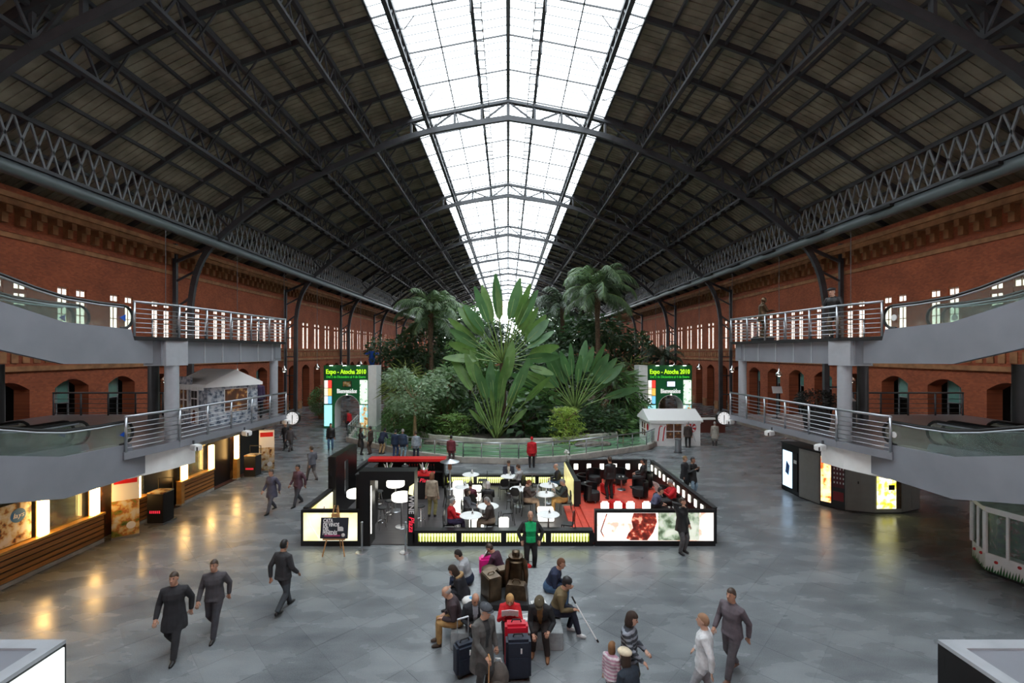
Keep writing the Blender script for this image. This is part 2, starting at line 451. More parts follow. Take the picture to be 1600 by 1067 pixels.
# ---- iron arches
LOW = [(0,23.15),(5.65,22.2),(9.5,20.9),(13.4,19.2),(17.05,17.4),(19.8,15.3),(21.4,13.7),(22.25,11.9),(22.6,9.9),(22.65,0)]
def smooth(pts, n=3):
    out = []
    for i in range(len(pts)-1):
        p0, p1, p2, p3 = [np.array(pts[max(0, min(len(pts)-1, j))]) for j in (i-1, i, i+1, i+2)]
        for k in range(n):
            t = k/n; out.append(tuple(.5*((2*p1)+(-p0+p2)*t+(2*p0-5*p1+4*p2-p3)*t*t+(-p0+3*p1-3*p2+p3)*t**3)))
    return out+[tuple(pts[-1])]
LOW = smooth(LOW[:-1], 3)+[LOW[-1]]
def lowz(x):
    for (a,za),(b_,zb) in zip(LOW, LOW[1:]):
        if x <= b_: return za+(zb-za)*(x-a)/(b_-a)
ARCHM = []
def arch(k):
    y = ARCH0+BAY*k
    root = thing('roof_arch', '%s iron roof arch from the camera, spanning the whole hall' % ORD[k], 'roof arch', (0, y, 0), 0, 'iron arches carrying the roof')
    if k: 
        for nme, me in ARCHM: link(nme, me, root)
        return
    up = MB(); lo = MB(); web = MB()
    ux = [0, 1.9, 3.8, 5.7, 6.9, 9.6, 11.5, 13.4, 15.25, 17.1, 18.95, 20.8]
    for s in (-1, 1):
        for a, c in zip(ux, ux[1:]): up.bar((s*a,0,roofz(a)-.42), (s*c,0,roofz(c)-.42), .34, .2)
        for (a,za),(c,zc) in zip(LOW, LOW[1:]): lo.bar((s*a,0,za), (s*c,0,zc), .36, .24, up=(0,1,0))
        for i, x in enumerate(ux):
            xb = min(x, 19.8)
            web.bar((s*x,0,roofz(x)-.42), (s*xb,0,lowz(xb)), .16 if i % 2 else .22, .14)
            if i+1 < len(ux):
                x2 = min(ux[i+1], 19.8)
                if i % 2: web.bar((s*x,0,lowz(xb)), (s*ux[i+1],0,roofz(ux[i+1])-.42), .12, .1)
                else: web.bar((s*x,0,roofz(x)-.42), (s*x2,0,lowz(x2)), .12, .1)
        web.bar((s*23.7,0,0), (s*23.7,0,14.2), .2, .26); web.bar((s*21.0,0,14.1), (s*23.7,0,12.9), .16, .2)
        for z in (12.3, 10.4, 9.6): web.bar((s*(22.2 if z > 11 else 22.6),0,z), (s*23.7,0,z-.8), .12)
        for z in (8, 6, 4, 2): web.bar((s*22.65,0,z), (s*23.7,0,z), .1)
    ARCHM[:] = [('upper_chord', up.mesh('upper_chord', M['iron'], False)), ('lower_chord', lo.mesh('lower_chord', M['iron'], False)), ('web_bars', web.mesh('web_bars', M['iron'], False))]
    for nme, me in ARCHM: link(nme, me, root)
for k in range(9): arch(k)
# ---- longitudinal lattice trusses
for side in (-1, 1):
    sn = 'left' if side < 0 else 'right'
    for j, x in enumerate((5.7, 9.6, 13.4, 17.1, 20.7)):
        eave = x > 20; zt = roofz(x)-.3; zb = zt-(1.95 if eave else 1.15 if x > 6 else .75)
        root = thing('roof_truss', '%s lattice truss running the length of the roof, %s' % (('eave' if eave else ['skylight edge','upper','middle','lower'][j]), sn+' slope'), 'roof truss', (side*x, 0, 0), 0, 'long lattice trusses under the roof')
        c = MB(); ya, yb = 5., 150.
        c.bar((0,ya,zt), (0,yb,zt), .2, .16); c.bar((0,ya,zb), (0,yb,zb), .24, .16)
        c.build('chords', M['iron'], root, smooth=False)
        d = MB(); p = BAY/12; y = ARCH0-BAY
        while y < yb:
            d.bar((0,y,zb), (0,y+p/2,zt), .07, .1); d.bar((0,y+p/2,zt), (0,y+p,zb), .07, .1)
            if eave: d.bar((0,y,zt), (0,y+p/2,zb), .07, .08); d.bar((0,y+p/2,zb), (0,y+p,zt), .07, .08)
            y += p
        d.build('lattice_bars', M['ironl'] if eave else M['iron'], root, smooth=False)
        if eave:
            t = MB(); t.tube([(side*.1,ya,zb-.38),(side*.1,yb,zb-.38)], .3, 12); t.build('air_duct', M['pipe'], root)
            g = MB().box(-.42, -.2, 0, 1.6, zb-.3, zb-.16).mesh('duct_grille', M['blackm'], False); y = 8.
            while y < 140: link('duct_grille', g, root, (0, y, 0)); y += 5.27
        if 12 < x < 18:
            g = MB().box(-.2, .2, 0, .7, zb-.3, zb-.12).mesh('spotlight', M['blackm'], False); y = 30.
            while y < 140: link('spotlight', g, root, (0, y, 0)); y += 1.4
# catwalk ladders beside the ridge
for side in (-1, 1):
    b = MB()
    for dx in (1.35, 1.75): b.bar((side*dx,8,roofz(1.6)-.75), (side*dx,140,roofz(1.6)-.75), .05)
    y = 8.
    while y < 110: b.bar((side*1.35,y,roofz(1.6)-.75), (side*1.75,y,roofz(1.6)-.75), .05); y += .8
    tag(b.build('catwalk', M['ironl'], smooth=False), 'thin grey maintenance catwalk hung under the skylight %s of the ridge' % ('left' if side < 0 else 'right'), 'catwalk')
# ================================================================== GALLERIES
def railing(name, label, pts, z, h=1.03, pitch=1.27, nr=6, m=None, group=None, thick=.045, toprad=.04, glassy=False, parent=None):
    m = m or M['steel']
    root = thing(name, label, 'railing', (pts[0][0], pts[0][1], z), 0, group)
    ox, oy = pts[0]; L = [(p[0]-ox, p[1]-oy) for p in pts]
    post = MB().tube([(0,0,0),(0,0,h)], thick*.8, 8).mesh('post', m, True)
    for (a, b) in zip(L, L[1:]):
        d = math.dist(a, b); n = max(1, round(d/pitch)); ang = math.atan2(b[1]-a[1], b[0]-a[0])
        for i in range(n+1):
            if i == 0 and a != L[0]: continue
            t = i/n; link('post', post, root, (a[0]+(b[0]-a[0])*t, a[1]+(b[1]-a[1])*t, 0))
        hm = MB().tube([(-.03,0,0),(d+.03,0,0)], toprad, 8).mesh('handrail', m, True)
        link('handrail', hm, root, (a[0], a[1], h), ang)
        rm = MB().tube([(0,0,0),(d,0,0)], thick*.3, 6).mesh('rail', m, True)
        for k in range(nr): link('rail', rm, root, (a[0], a[1], .12+k*(h-.18)/nr), ang)
        if glassy:
            gm = MB().box(0, d, -.008, .008, .08, h-.1).mesh('glass_panel', M['glass'], False); link('glass_panel', gm, root, (a[0], a[1], 0), ang)
    return root
EDGE = [(11.1,12.9),(10.75,14.6),(10.3,20.7)]
def mirror(s, pts): return [(s*p[0], p[1]) for p in pts]
def prism_obj(poly, z0, z1, mi=0, mb=None):
    return (mb or MB()).prism(poly, 'z', z0, z1, mi)
handrail_path = [(4.0, 2.72), (8.0, 1.72), (10.6, 1.05), (11.3, .92), (12.2, .88), (13.0, .88)]
handrail_path += [(13.0+.33*math.sin(t), .55+.33*math.cos(t)) for t in (.4,.8,1.2,1.57,1.95,2.35,2.75)] + [(12.9, .22)]
for s in (-1, 1):
    sn = 'left' if s < 0 else 'right'
    # lower deck
    poly = mirror(s, EDGE+[(21,20.7),(21,6),(15.3,6),(15.3,12.9)])
    d = thing('gallery_deck', 'lower %s gallery deck over the ground floor shops' % sn, 'gallery', (0,0,0))
    MB().prism(poly, 'z', 3.46, 3.6).build('floor_plate', M['deck'], d, smooth=False)
    e = MB()
    for a, b in zip(mirror(s, EDGE), mirror(s, EDGE)[1:]): e.bar((a[0],a[1],3.5), (b[0],b[1],3.5), .12, .22)
    e.bar((s*10.3,20.7,3.5), (s*21,20.7,3.5), .12, .22)
    e.build('edge_beam', M['paintg'], d, smooth=False)
    c = MB(); c.prism(mirror(s, [(10.9,15.3),(10.5,20.6),(21,20.6),(21,15.3)]), 'z', 3.2, 3.46); c.build('soffit', M['stone'], d, smooth=False)
    c = MB(); c.prism(mirror(s, [(11.3,13.35),(10.85,14.5),(10.72,15.35),(12.2,15.35),(12.2,13.35)]), 'z', 2.72, 3.46)
    c.build('column_head', M['white'], d, smooth=False)
    # upper deck
    d = thing('gallery_deck', 'upper %s gallery deck on a grey steel girder and columns' % sn, 'gallery', (0,0,0))
    poly = mirror(s, [(11.15,13.2),(10.75,14.6),(10.3,20.7),(16.5,20.7),(16.5,6),(15.3,6),(15.3,13.2)])
    MB().prism(poly, 'z', 6.86, 6.97).build('floor_plate', M['blackm'], d, smooth=False)
    g = MB(); g.prism(mirror(s, [(11.0,14.2),(10.85,15.0),(10.45,20.6),(10.95,20.6),(11.3,15.0),(11.5,14.2)]), 'z', 6.1, 6.86)
    g.prism(mirror(s, [(10.45,20.1),(10.45,20.6),(16.4,20.6),(16.4,20.1)]), 'z', 6.2, 6.86)
    g.build('girder', M['paintg'], d, smooth=False)
    g = MB().prism(mirror(s, [(10.88,14.25),(10.72,15.0),(11.5,15.05),(11.6,14.25)]), 'z', 6.06, 6.9).build('girder_box', M['paintl'], d, smooth=False)
    st = MB().box(-.02, .02, -.02, .02, 6.12, 6.86).mesh('stiffener', M['paintl'], False)
    for y in (15.9, 16.8, 17.8, 18.9, 19.9): link('stiffener', st, d, (s*(10.84-(y-15)*.0714), y, 0))
    for (x, y, r, mt) in ((11.0,14.65,.2,'paintl'), (10.62,20.3,.17,'paintl'), (15.2,19.2,.2,'iron'), (15.6,13.6,.22,'iron')):
        MB().tube([(0,0,3.6),(0,0,6.12)], r, 20).build('column', M[mt], d, loc=(s*x, y, 0), smooth=.8)
    railing('railing', 'steel railing along the upper %s gallery edge' % sn, mirror(s, [(11.1,13.3),(10.72,14.6),(10.28,20.65),(16.4,20.65)]), 6.97, m=M['steel'])
    railing('railing', 'steel railing along the lower %s gallery edge' % sn, mirror(s, [(11.05,12.95),(10.7,14.6),(10.25,20.65)]), 3.6, m=M['steel'])
    railing('railing', 'dark railing at the far side of the lower %s gallery, before the brick arches' % sn, mirror(s, [(15.8,20.5),(20.8,20.5)]), 3.6, m=M['iron'], nr=4)
    # moving walkways
    for zd, lev in ((3.6,'lower'), (6.97,'upper')):
        for q, xo in ((0, 11.1), (1, 12.85)):
            root = thing('moving_walkway', '%s %s moving walkway on the %s gallery' % ('outer' if q == 0 else 'inner', sn, lev), 'walkway', (s*xo, 13.0, zd))
            for kx in (0, 1.3):
                pl = [(14-13,-.82),(11.2-13,-.77),(4-13,1.03),(4-13,2.1),(11.2-13,.28),(13.2-13,.2),(13.3-13,-.12),(14-13,-.12)]
                if lev == 'lower' and q == 0 and kx == 0: pl[0] = (.7,-.8); pl[-1] = (.7,-.12)
                if kx or q: pl = [(p[0], max(p[1], pl[4][1]-.35)) if p[0] > -2 else p for p in pl]
                x0, x1 = sorted((s*kx, s*(kx+.14)))
                MB().prism(pl, 'x', x0, x1).build('side_panel', M['paintg'], root, smooth=False)
                MB().tube([(s*(kx+.07), y-13, z) for y, z in handrail_path], .04, 8).build('handrail', M['rubber'], root)
                MB().tube([(s*(kx+.07), y-13, z-.055*(1 if y < 13.05 else .0)) for y, z in handrail_path[:6]], .028, 6).build('handrail_track', M['steel'], root)
                gl = [(y-13, z-.03) for y, z in handrail_path] + [(-1.8,.26),(-9,2.08)]
                x0, x1 = sorted((s*(kx+.062), s*(kx+.078)))
                MB().prism(gl, 'x', x0, x1).build('glass_balustrade', M['glass'], root, smooth=False)
                if kx == 0:
                    b = MB()
                    if s < 0: b.prism([(-.18,.52),(.0,.62),(.0,.42)], 'x', -.02, .0)
                    else: b.prism([(-.1+.09*math.cos(t),.52+.09*math.sin(t)) for t in np.linspace(0,2*PI,14)[:-1]], 'x', .0, .02)
                    b.build('sticker', [M['blue'] if s < 0 else M['paper']], root, smooth=False)
            x0, x1 = sorted((s*.14, s*1.3))
            MB().prism([(-9,1.75),(-1.8,.02),(.2,.01),(.2,-.1),(-1.8,-.1),(-9,1.6)], 'x', x0, x1).build('belt', M['rubber'], root, smooth=False)
            MB().box(x0, x1, -.1, .9, .0, .012).build('floor_plate', M['steel'], root, smooth=False)
    # clock on the deck corner, floodlights
    ck = thing('clock', 'round white station clock hung at the corner of the %s gallery' % sn, 'clock', (s*10.05, 20.95, 3.42))
    c = MB(); c.prism([(.32*math.cos(t), .32*math.sin(t)) for t in np.linspace(0,2*PI,25)[:-1]], 'y', -.09, .09); c.build('case', M['black'], ck)
    c = MB(); c.prism([(.285*math.cos(t), .285*math.sin(t)) for t in np.linspace(0,2*PI,25)[:-1]], 'y', -.1, -.08); c.build('face', glow('clock_face', (1,1,1), .35, (.85,.85,.85)), ck)
    MB().bar((0,-.105,-.03), (.0,-.105,.16), .03).build('hour_hand', M['black'], ck); MB().bar((0,-.11,.05), (.0,-.11,-.24), .02).build('minute_hand', M['black'], ck)
    tk = MB().box(-.01,.01,-.105,-.1,.21,.27).mesh('tick', M['black'], False)
    for i in range(12): o = link('tick', tk, ck); o.rotation_euler = (0, i*PI/6, 0)
    MB().bar((0,0,.3), (-s*.0,0,.42), .06).bar((0,0,.4), (s*.3,-.3,.3), .06).build('bracket', M['iron'], ck)
    for k, (y, x) in enumerate(((20.6,10.3), (17.75,10.45), (15.1,10.6))):
        f = thing('floodlight', 'white floodlight under the lower %s gallery edge, %s from the camera' % (sn, ['farthest','middle','nearest'][k]), 'floodlight', (s*x, y, 3.36), 0, 'floodlights under the galleries')
        MB().rbox((-s*.12,-.05,-.06), (.36,.24,.2), s*.5).build('housing', M['white'], f, bevel=.03)
        MB().rbox((-s*.2,-.18,-.08), (.2,.02,.12), s*.5).build('lens', M['black'], f)
        MB().bar((0,0,.04), (0,0,.16), .05).build('arm', M['iron'], f)
    for k in range(6):
        y = 27.2+7.2*k
        p = thing('pendant_lamp', 'chrome pendant lamp on a long cable by the %s wall, %s from the camera' % (sn, ORD[k]), 'lamp', (s*20.8, y, 4.9), 0, 'pendant lamps along the side walls')
        MB().tube([(0,0,.3),(0,0,9.05)], .018, 5).build('cable', M['ironl'], p)
        MB().lathe([(.03,.35),(.06,.3),(.07,.12),(.2,.0),(.24,-.14),(.2,-.22)], n=16).build('shade', M['chrome'], p, smooth=True)
        MB().ell((0,0,-.18), .13, .13, .1).build('bulb', M['lampc'], p, smooth=True)

# ================================================================== LEFT SHOPS
BX = -13.9
sh = thing('cafe', 'dark cafe interior wall behind the lit counters under the left gallery', 'cafe wall', (BX, 0, 0))
def food(name, base, cols, sc):
    m = bpy.data.materials.new(name); m.use_nodes = True; nt = m.node_tree; b = nt.nodes['Principled BSDF']; N = nt.nodes.new; L = nt.links.new
    t = N('ShaderNodeTexCoord'); n = N('ShaderNodeTexNoise'); n.inputs['Scale'].default_value = sc; n.inputs['Detail'].default_value = 5; L(t.outputs['Object'], n.inputs['Vector'])
    r = N('ShaderNodeValToRGB'); r.color_ramp.interpolation = 'EASE'
    r.color_ramp.elements[0].position = .36; r.color_ramp.elements[0].color = cols[0]+(1,); r.color_ramp.elements[1].position = .62; r.color_ramp.elements[1].color = base+(1,)
    for i, c in enumerate(cols[1:]): e = r.color_ramp.elements.new(.42+.05*i); e.color = c+(1,)
    L(n.outputs[0], r.inputs[0]); L(r.outputs[0], b.inputs['Base Color']); b.inputs['Roughness'].default_value = .35
    return m
M['food'] = food('food_print', (.62,.58,.47), [(.05,.09,.01), (.22,.20,.03), (.42,.14,.03), (.6,.42,.15)], 3)
M['food2'] = food('cafe_print', (.60,.56,.50), [(.04,.015,.01), (.30,.12,.03), (.5,.38,.2)], 4)
M['menu'] = food('dark_print', (.03,.012,.008), [(.32,.16,.05), (.15,.03,.01), (.07,.03,.015)], 2.2)
MB().box(-.5, -.3, 3, 26, 0, 3.2).build('back_wall', M['menu'], sh, smooth=False)
MB().box(-.4, .25, 3, 26, 3.05, 3.2).build('fascia', M['dark'], sh, smooth=False)
for y0, y1, r in ((17.35,19.0,'script'), (21.15,22.8,'plain'), (23.1,26,'end')):
    MB().box(-.3, -.25, y0, y1, 0, 3.0).build('doorway', M['black'], sh, smooth=False)
    MB().box(-.3, .02, y0, y1, -.0, .02).build('door_mat', mat('dark_red_mat', (.05,.012,.01), .7), sh, smooth=False)
    MB().box(.02, .06, y0, y1, .0, .03).build('threshold', M['gold'], sh, smooth=False)
M['pinkneon'] = glow('red_script', (.8,.03,.06), .7, (.6,.02,.05))
cu = MB(); random.seed(3)
for k in range(3):
    pts = [(-.22, 17.7+.07*i+k*.1, 2.35+.16*math.sin(i*1.4+k)-.18*k+.02*i) for i in range(12)]
    cu.tube(pts, .022, 5)
cu.build('script_sign', M['pinkneon'], sh)
text('BAR', 'bar_lettering', M['paper'], sh, (-.2, 18.2, 1.72), .2, rot=(PI/2,0,PI/2))
def counter(y0, y1, label):
    c = thing('cafe_counter', label, 'counter', (BX, y0, 0), 0, 'wooden cafe counters'); L_ = y1-y0
    MB().box(-.25, .06, 0, L_, 0, .12).build('plinth', M['stone'], c, smooth=False)
    for k in range(5):
        MB().box(.0, .05+.004*(k%2), 0, L_, .14+k*.162, .14+k*.162+.118).build('plank', M['wood'], c, smooth=False)
    MB().box(-.2, .0, 0, L_, .12, .95).build('backing', M['dark'], c, smooth=False)
    MB().box(-.26, .1, -.02, L_+.02, .95, 1.02).build('ledge', M['woodl2'], c, smooth=False)
    MB().box(-.21, -.17, 0, L_, 1.02, 3.0).build('window_pane', M['glass'], c, smooth=False)
M['woodl2'] = mat('golden_wood', (.55,.28,.07), .4, var=.2, scale=5)
counter(3.0, 15.35, 'long slatted wooden cafe counter under the left gallery, nearest the camera')
counter(16.15, 17.3, 'short slatted wooden counter between the food banner and the bar doorway')
counter(19.1, 21.1, 'slatted wooden counter between the two dark doorways')
for k, (y, z0, z1, r) in enumerate(((13.37,1.02,2.15,.13),(15.04,1.02,2.1,.13),(16.75,1.02,2.1,.12),(19.2,1.02,1.95,.13),(20.95,1.02,2.15,.12),(22.9,1.05,2.3,.11),(11.2,1.02,2.15,.13))):
    l = thing('counter_lamp', 'glowing vertical lantern on the left cafe counter, %s' % ('just off the poster edge','beside the food banner','above the short counter','at the bar doorway','before the second doorway','on the wooden post','nearest the camera')[k], 'lamp', (BX, y, z0), 0, 'glowing lanterns of the cafe')
    for d in (-1, 1): MB().box(-.05, .1, d*r*.52-r*.46, d*r*.52+r*.46, .02, z1-z0).build('tube_shade', M['lampw'], l, bevel=.02)
    MB().box(-.08, -.05, -r, r, 0, z1-z0).build('back_plate', M['woodl2'], l); 
pc = thing('wooden_post', 'square wooden post carrying a lantern by the second doorway', 'post', (BX, 22.9, 0)); MB().box(-.1,.12,-.12,.12,.08,1.05).build('shaft', M['woodl2'], pc); MB().box(-.12,.14,-.14,.14,0,.08).build('foot', M['stone'], pc)
pc = thing('wooden_post', 'square wooden post below a lantern at the bar doorway', 'post', (BX, 19.0, 0)); MB().box(-.1,.12,-.1,.08,.08,1.02).build('shaft', M['woodl2'], pc); MB().box(-.12,.14,-.12,.1,0,.08).build('foot', M['stone'], pc)
for k, y in enumerate((22.6, 24.3)):
    l = thing('ceiling_lantern', 'glowing lantern hung high in the %s cafe doorway' % ('second','last'), 'lamp', (BX-.1, y, 2.4), 0, 'hanging cafe lanterns') if 0 else thing('ceiling_lantern', 'glowing lantern hung high, %s' % ('by the second cafe doorway','over the last cafe banner')[k], 'lamp', (BX-.1, y, 2.35), 0, 'hanging cafe lanterns')
    MB().box(-.08,.08,-.1,.1,0,.55).build('shade', M['lampw'], l, bevel=.02); MB().bar((0,0,.55),(0,0,.75),.04).build('hook', M['iron'], l)
po = thing('food_poster', 'large cream snack poster with a round blue logo behind the near counter', 'poster', (BX-.14, 12.2, 1.05))
MB().box(0,.015,-1.4,.98,0,1.15).build('print', M['food2'], po); 
MB().prism([(.62+.2*math.cos(t), .78+.2*math.sin(t)) for t in np.linspace(0,2*PI,21)[:-1]], 'x', .014, .024).build('logo_disc', mat('logo_blue', (.02,.13,.33), .4), po)
text('lays', 'logo_lettering', M['paper'], po, (.03,.62,.72), .2, rot=(PI/2,0,PI/2), shear=.2)
def banner(loc, rz, label, m, tagm, w=.8, h=2.25):
    b = thing('banner_stand', label, 'banner', loc, rz, 'roll-up food banners')
    MB().box(-w/2, w/2, -.012, .012, .06, h).build('print', m, b); MB().box(-w/2,w/2,-.1,.1,0,.06).build('base', M['steel'], b)
    MB().box(-w/2+.01, w/2-.01, -.016, -.012, h*.58, h-.02).build('plain_upper_print', M['paper'], b)
    MB().box(-w/2+.06, w/2-.06, -.02, -.012, h-.36, h-.12).build('heading', tagm, b); MB().box(-w/2,w/2,-.02,.02,h,h+.03).build('top_bar', M['steel'], b)
    c = MB(); c.prism([(w*.2+.13*math.cos(t), .4+.13*math.sin(t)) for t in np.linspace(0,2*PI,15)[:-1]], 'y', -.022, -.012); c.build('cup_print', M['paper'], b)
banner((-13.45,15.75,0), .62, 'food banner with green salad print beside the near counter', M['food'], M['red'], .75)
banner((-13.15,24.4,0), .35, 'coffee and pastry banner at the far end of the cafe', M['food2'], M['red'], .75)
def snack(loc, label, s=1.):
    c = thing('snack_stand', label, 'snack stand', loc, 0, 'black snack stands by the cafe'); 
    MB().box(-.3,.3,-.28,.28,.05,1.15*s).build('cabinet', M['blackm'], c, bevel=.01); MB().box(-.36,.36,-.34,.34,0,.05).build('base', M['steel'], c)
    MB().box(-.3,.3,-.28,.28,1.15*s,1.2*s).build('tray', M['food2'], c)
    f = MB(); 
    for x in (-.28,.28): f.bar((x,.26,1.2*s),(x,.26,1.62*s),.03)
    f.bar((-.28,.26,1.62*s),(.28,.26,1.62*s),.03); f.build('back_frame', M['blackm'], c)
    for q in range(6): MB().box(-.2+q*.07,-.16+q*.07,-.29,-.28,.42*s,.52*s).build('red_mark', M['pinkneon'], c)
snack((-13.3,17.15,0), 'black snack stand with a filled tray beside the short counter')
snack((-13.4,23.5,0), 'black snack stand beside the coffee banner', .95)

# ================================================================== RIGHT: vending row
VP = [(13.0,21.3),(13.02,20.05),(13.25,19.05),(13.8,18.35),(14.75,18.02),(15.85,18.05),(17.0,18.5)]
M['vg'] = mat('cabinet_grey', (.30,.30,.28), .5, var=.05)
M['scr1'] = glow('screen_blue', (.55,.75,1.0), 1.3); M['scr2'] = food('screen_food', (.95,.7,.4), [(.9,.1,.02),(.95,.35,.08),(.98,.55,.25)], 4); M['scr3'] = food('screen_lemon', (.95,.93,.75), [(.6,.55,.02),(.9,.8,.1)], 4)
for k_ in ('scr2','scr3'):
    b = M[k_].node_tree.nodes['Principled BSDF']; l = b.inputs['Base Color'].links[0].from_socket; M[k_].node_tree.links.new(l, b.inputs['Emission Color']); b.inputs['Emission Strength'].default_value = 1.6
VL = ['drinks machine with a tall blue-white lit picture', 'plain grey cabinet between two vending machines', 'snack machine with orange picture and red keypad', 'grey service cabinet with a small lock', 'vending machine with bright yellow lit picture', 'dark grey end cabinet of the vending row']
for k, (p, q) in enumerate(zip(VP, VP[1:])):
    d = Vector((q[0]-p[0], q[1]-p[1])); w = d.length; ang = math.atan2(d.y, d.x)
    v = thing('vending_machine' if k in (0,2,4) else 'cabinet', VL[k]+', under the right gallery', 'vending machine' if k in (0,2,4) else 'cabinet', (p[0], p[1], 0), ang)
    MB().prism([(.0,0),(w,0),(w-.15,.85),(.15,.85)], 'z', .04, 2.2).build('body', M['black'] if k == 0 or k == 2 else M['vg'], v, smooth=False)
    MB().prism([(.02,.03),(w-.02,.03),(w-.17,.83),(.17,.83)], 'z', 0, .04).build('plinth', M['blackm'], v, smooth=False)
    MB().prism([(-.02,-.03),(w+.02,-.03),(w-.13,.87),(.13,.87)], 'z', 2.2, 2.27).build('top', M['blackm'], v, smooth=False)
    if k == 0:
        MB().box(.12, w*.62, -.02, 0, .25, 1.9).build('lit_picture', M['scr1'], v); MB().box(w*.68, w-.08, -.03, 0, .2, 1.95).build('coin_panel', M['blackm'], v)
        MB().prism([(.32,.9),(.55,.8),(.62,1.25),(.4,1.45)], 'y', -.025, -.02).build('figure_print', mat('print_blue',(.05,.12,.3),.5), v)
        MB().box(w*.74, w*.9, -.035, -.03, 1.45, 1.6).build('display', M['paper'], v)
    elif k == 2:
        MB().box(.04, w*.45, -.02, 0, .2, 2.1).build('lit_picture', M['scr2'], v); MB().box(w*.52, w*.97, -.03, 0, .9, 2.0).build('keypad_panel', mat('dark_red',(.10,.006,.01),.4), v)
        MB().box(w*.54, w*.95, -.03, 0, .35, .72).build('pick_up_flap', mat('flap_red',(.25,.01,.02),.4), v)
        kk = MB().box(-.02,.02,-.008,0,-.04,.04).mesh('key', M['paper'], False)
        for r in range(4):
            for c in range(4): link('key', kk, v, (w*.59+c*.105, -.03, 1.1+r*.19))
    elif k == 4:
        MB().box(.08, w*.78, -.02, 0, .2, 2.05).build('lit_picture', M['scr3'], v); MB().box(w*.5, w*.72, -.03, -.02, .95, 1.15).build('coin_slot', M['blackm'], v)
        MB().box(w*.82, w*.97, -.03, 0, .2, 2.05).build('side_strip', M['gold'], v)
    else:
        n = 1 if k == 1 else 2
        for j in range(n): MB().box(.05+j*w/n, (j+1)*w/n-.05, -.015, 0, .12, 2.1).build('door', M['vg'], v)
        if k == 3: MB().box(w*.42, w*.46, -.03, -.015, 1.15, 1.25).build('lock', M['black'], v)
# flower booth
fb = thing('flower_booth', 'white octagonal booth with lit windows and painted grass at the right edge', 'booth', (15.35, 13.0, 0), .25)
R_ = 1.32; oc = [(R_*math.cos(PI/8+i*PI/4), R_*math.sin(PI/8+i*PI/4)) for i in range(8)]
MB().prism([(x*.93,y*.93) for x,y in oc], 'z', 0, .1).build('base', M['blackm'], fb, smooth=False)
MB().prism(oc, 'z', .1, .62).build('lower_wall', M['white'], fb, smooth=False)
MB().prism(oc, 'z', 1.8, 1.98).build('upper_rim', M['white'], fb, smooth=False)
r = MB(); r.add([(x*1.05,y*1.05,1.98) for x,y in oc]+[(x*.3,y*.3,2.28) for x,y in oc], [(i,(i+1)%8,(i+1)%8+8,i+8) for i in range(8)]+[tuple(range(8,16)), tuple(range(8))[::-1]]); r.build('roof', mat('mint_canvas', (.42,.60,.52), .5, var=.2), fb, smooth=False)
M['fl'] = food('flower_stock', (.02,.03,.015), [(.55,.5,.45),(.3,.05,.06),(.05,.12,.03)], 6)
for i in range(8):
    a, b = Vector(oc[i]), Vector(oc[(i+1)%8]); post = MB().tube([(a.x,a.y,.6),(a.x,a.y,1.82)], .06, 8).build('corner_post', M['white'], fb)
    mid = (a+b)/2; MB().bar((mid.x,mid.y,.6),(mid.x,mid.y,1.82),.06).build('mullion', M['white'], fb)
    MB().bar((a.x*.97,a.y*.97,1.2),(b.x*.97,b.y*.97,1.2),.012,1.16).build('window_pane', M['glass'], fb)
    g = MB(); random.seed(i)
    nrm = mid.normalized(); tn = (b-a).normalized()
    for k in range(16):
        p = a+(b-a)*(k+.5)/16+nrm*.012; h = random.uniform(.1,.3)
        g.add([(p.x-tn.x*.03,p.y-tn.y*.03,.1),(p.x+tn.x*.03,p.y+tn.y*.03,.1),(p.x+tn.x*random.uniform(-.06,.06),p.y+tn.y*.03,.1+h)], [(0,1,2)])
    g.build('grass_print', mat('print_green', (.02,.12,.03), .6), fb, smooth=False)
    for k in range(2):
        p = a+(b-a)*(.25+.5*k)+nrm*.015; MB().ell((p.x,p.y,.42+.08*k), .045,.045,.045, 8, 5).build('poppy_print', M['red'], fb)
MB().prism([(x*.75,y*.75) for x,y in oc], 'z', .6, 1.75).build('flower_stock', M['fl'], fb, smooth=False)
lf = MB().box(-.5,.5,-.03,.03,1.72,1.78).build('strip_light', M['lampc'], fb)
# corner light boxes below the camera
for s in (-1, 1):
    c = thing('advert_box', ('tall advertising box with a white lit side at the lower left corner' if s < 0 else 'tall black advertising box with grey top at the lower right corner'), 'advert box', (-6.0 if s < 0 else 5.83, 4.0, 0))
    x0, x1 = sorted((0, s*3)); MB().box(x0, x1, 0, 2.08, .1, 2.55).build('body', M['black'], c, smooth=False)
    MB().box(x0+.05, x1-.05, .05, 2.03, 0, .1).build('plinth', M['blackm'], c, smooth=False)
    MB().box(x0, x1, 1.9, 2.08, 2.55, 2.6).box(x0, x1, 0, .18, 2.55, 2.6).box(*sorted((0, s*.2)), .18, 1.9, 2.55, 2.6).box(*sorted((s*2.8, s*3)), .18, 1.9, 2.55, 2.6).build('top_frame', M['paintl'], c, smooth=False)
    MB().box(*sorted((s*.2, s*2.8)), .18, 1.9, 2.54, 2.57).build('top_panel', M['paintg'], c, smooth=False)
    if s < 0: MB().box(0, .02, .04, 2.04, .15, 2.52).build('lit_panel', glow('advert_light', (.9,1,.96), 1.0), c, smooth=False)
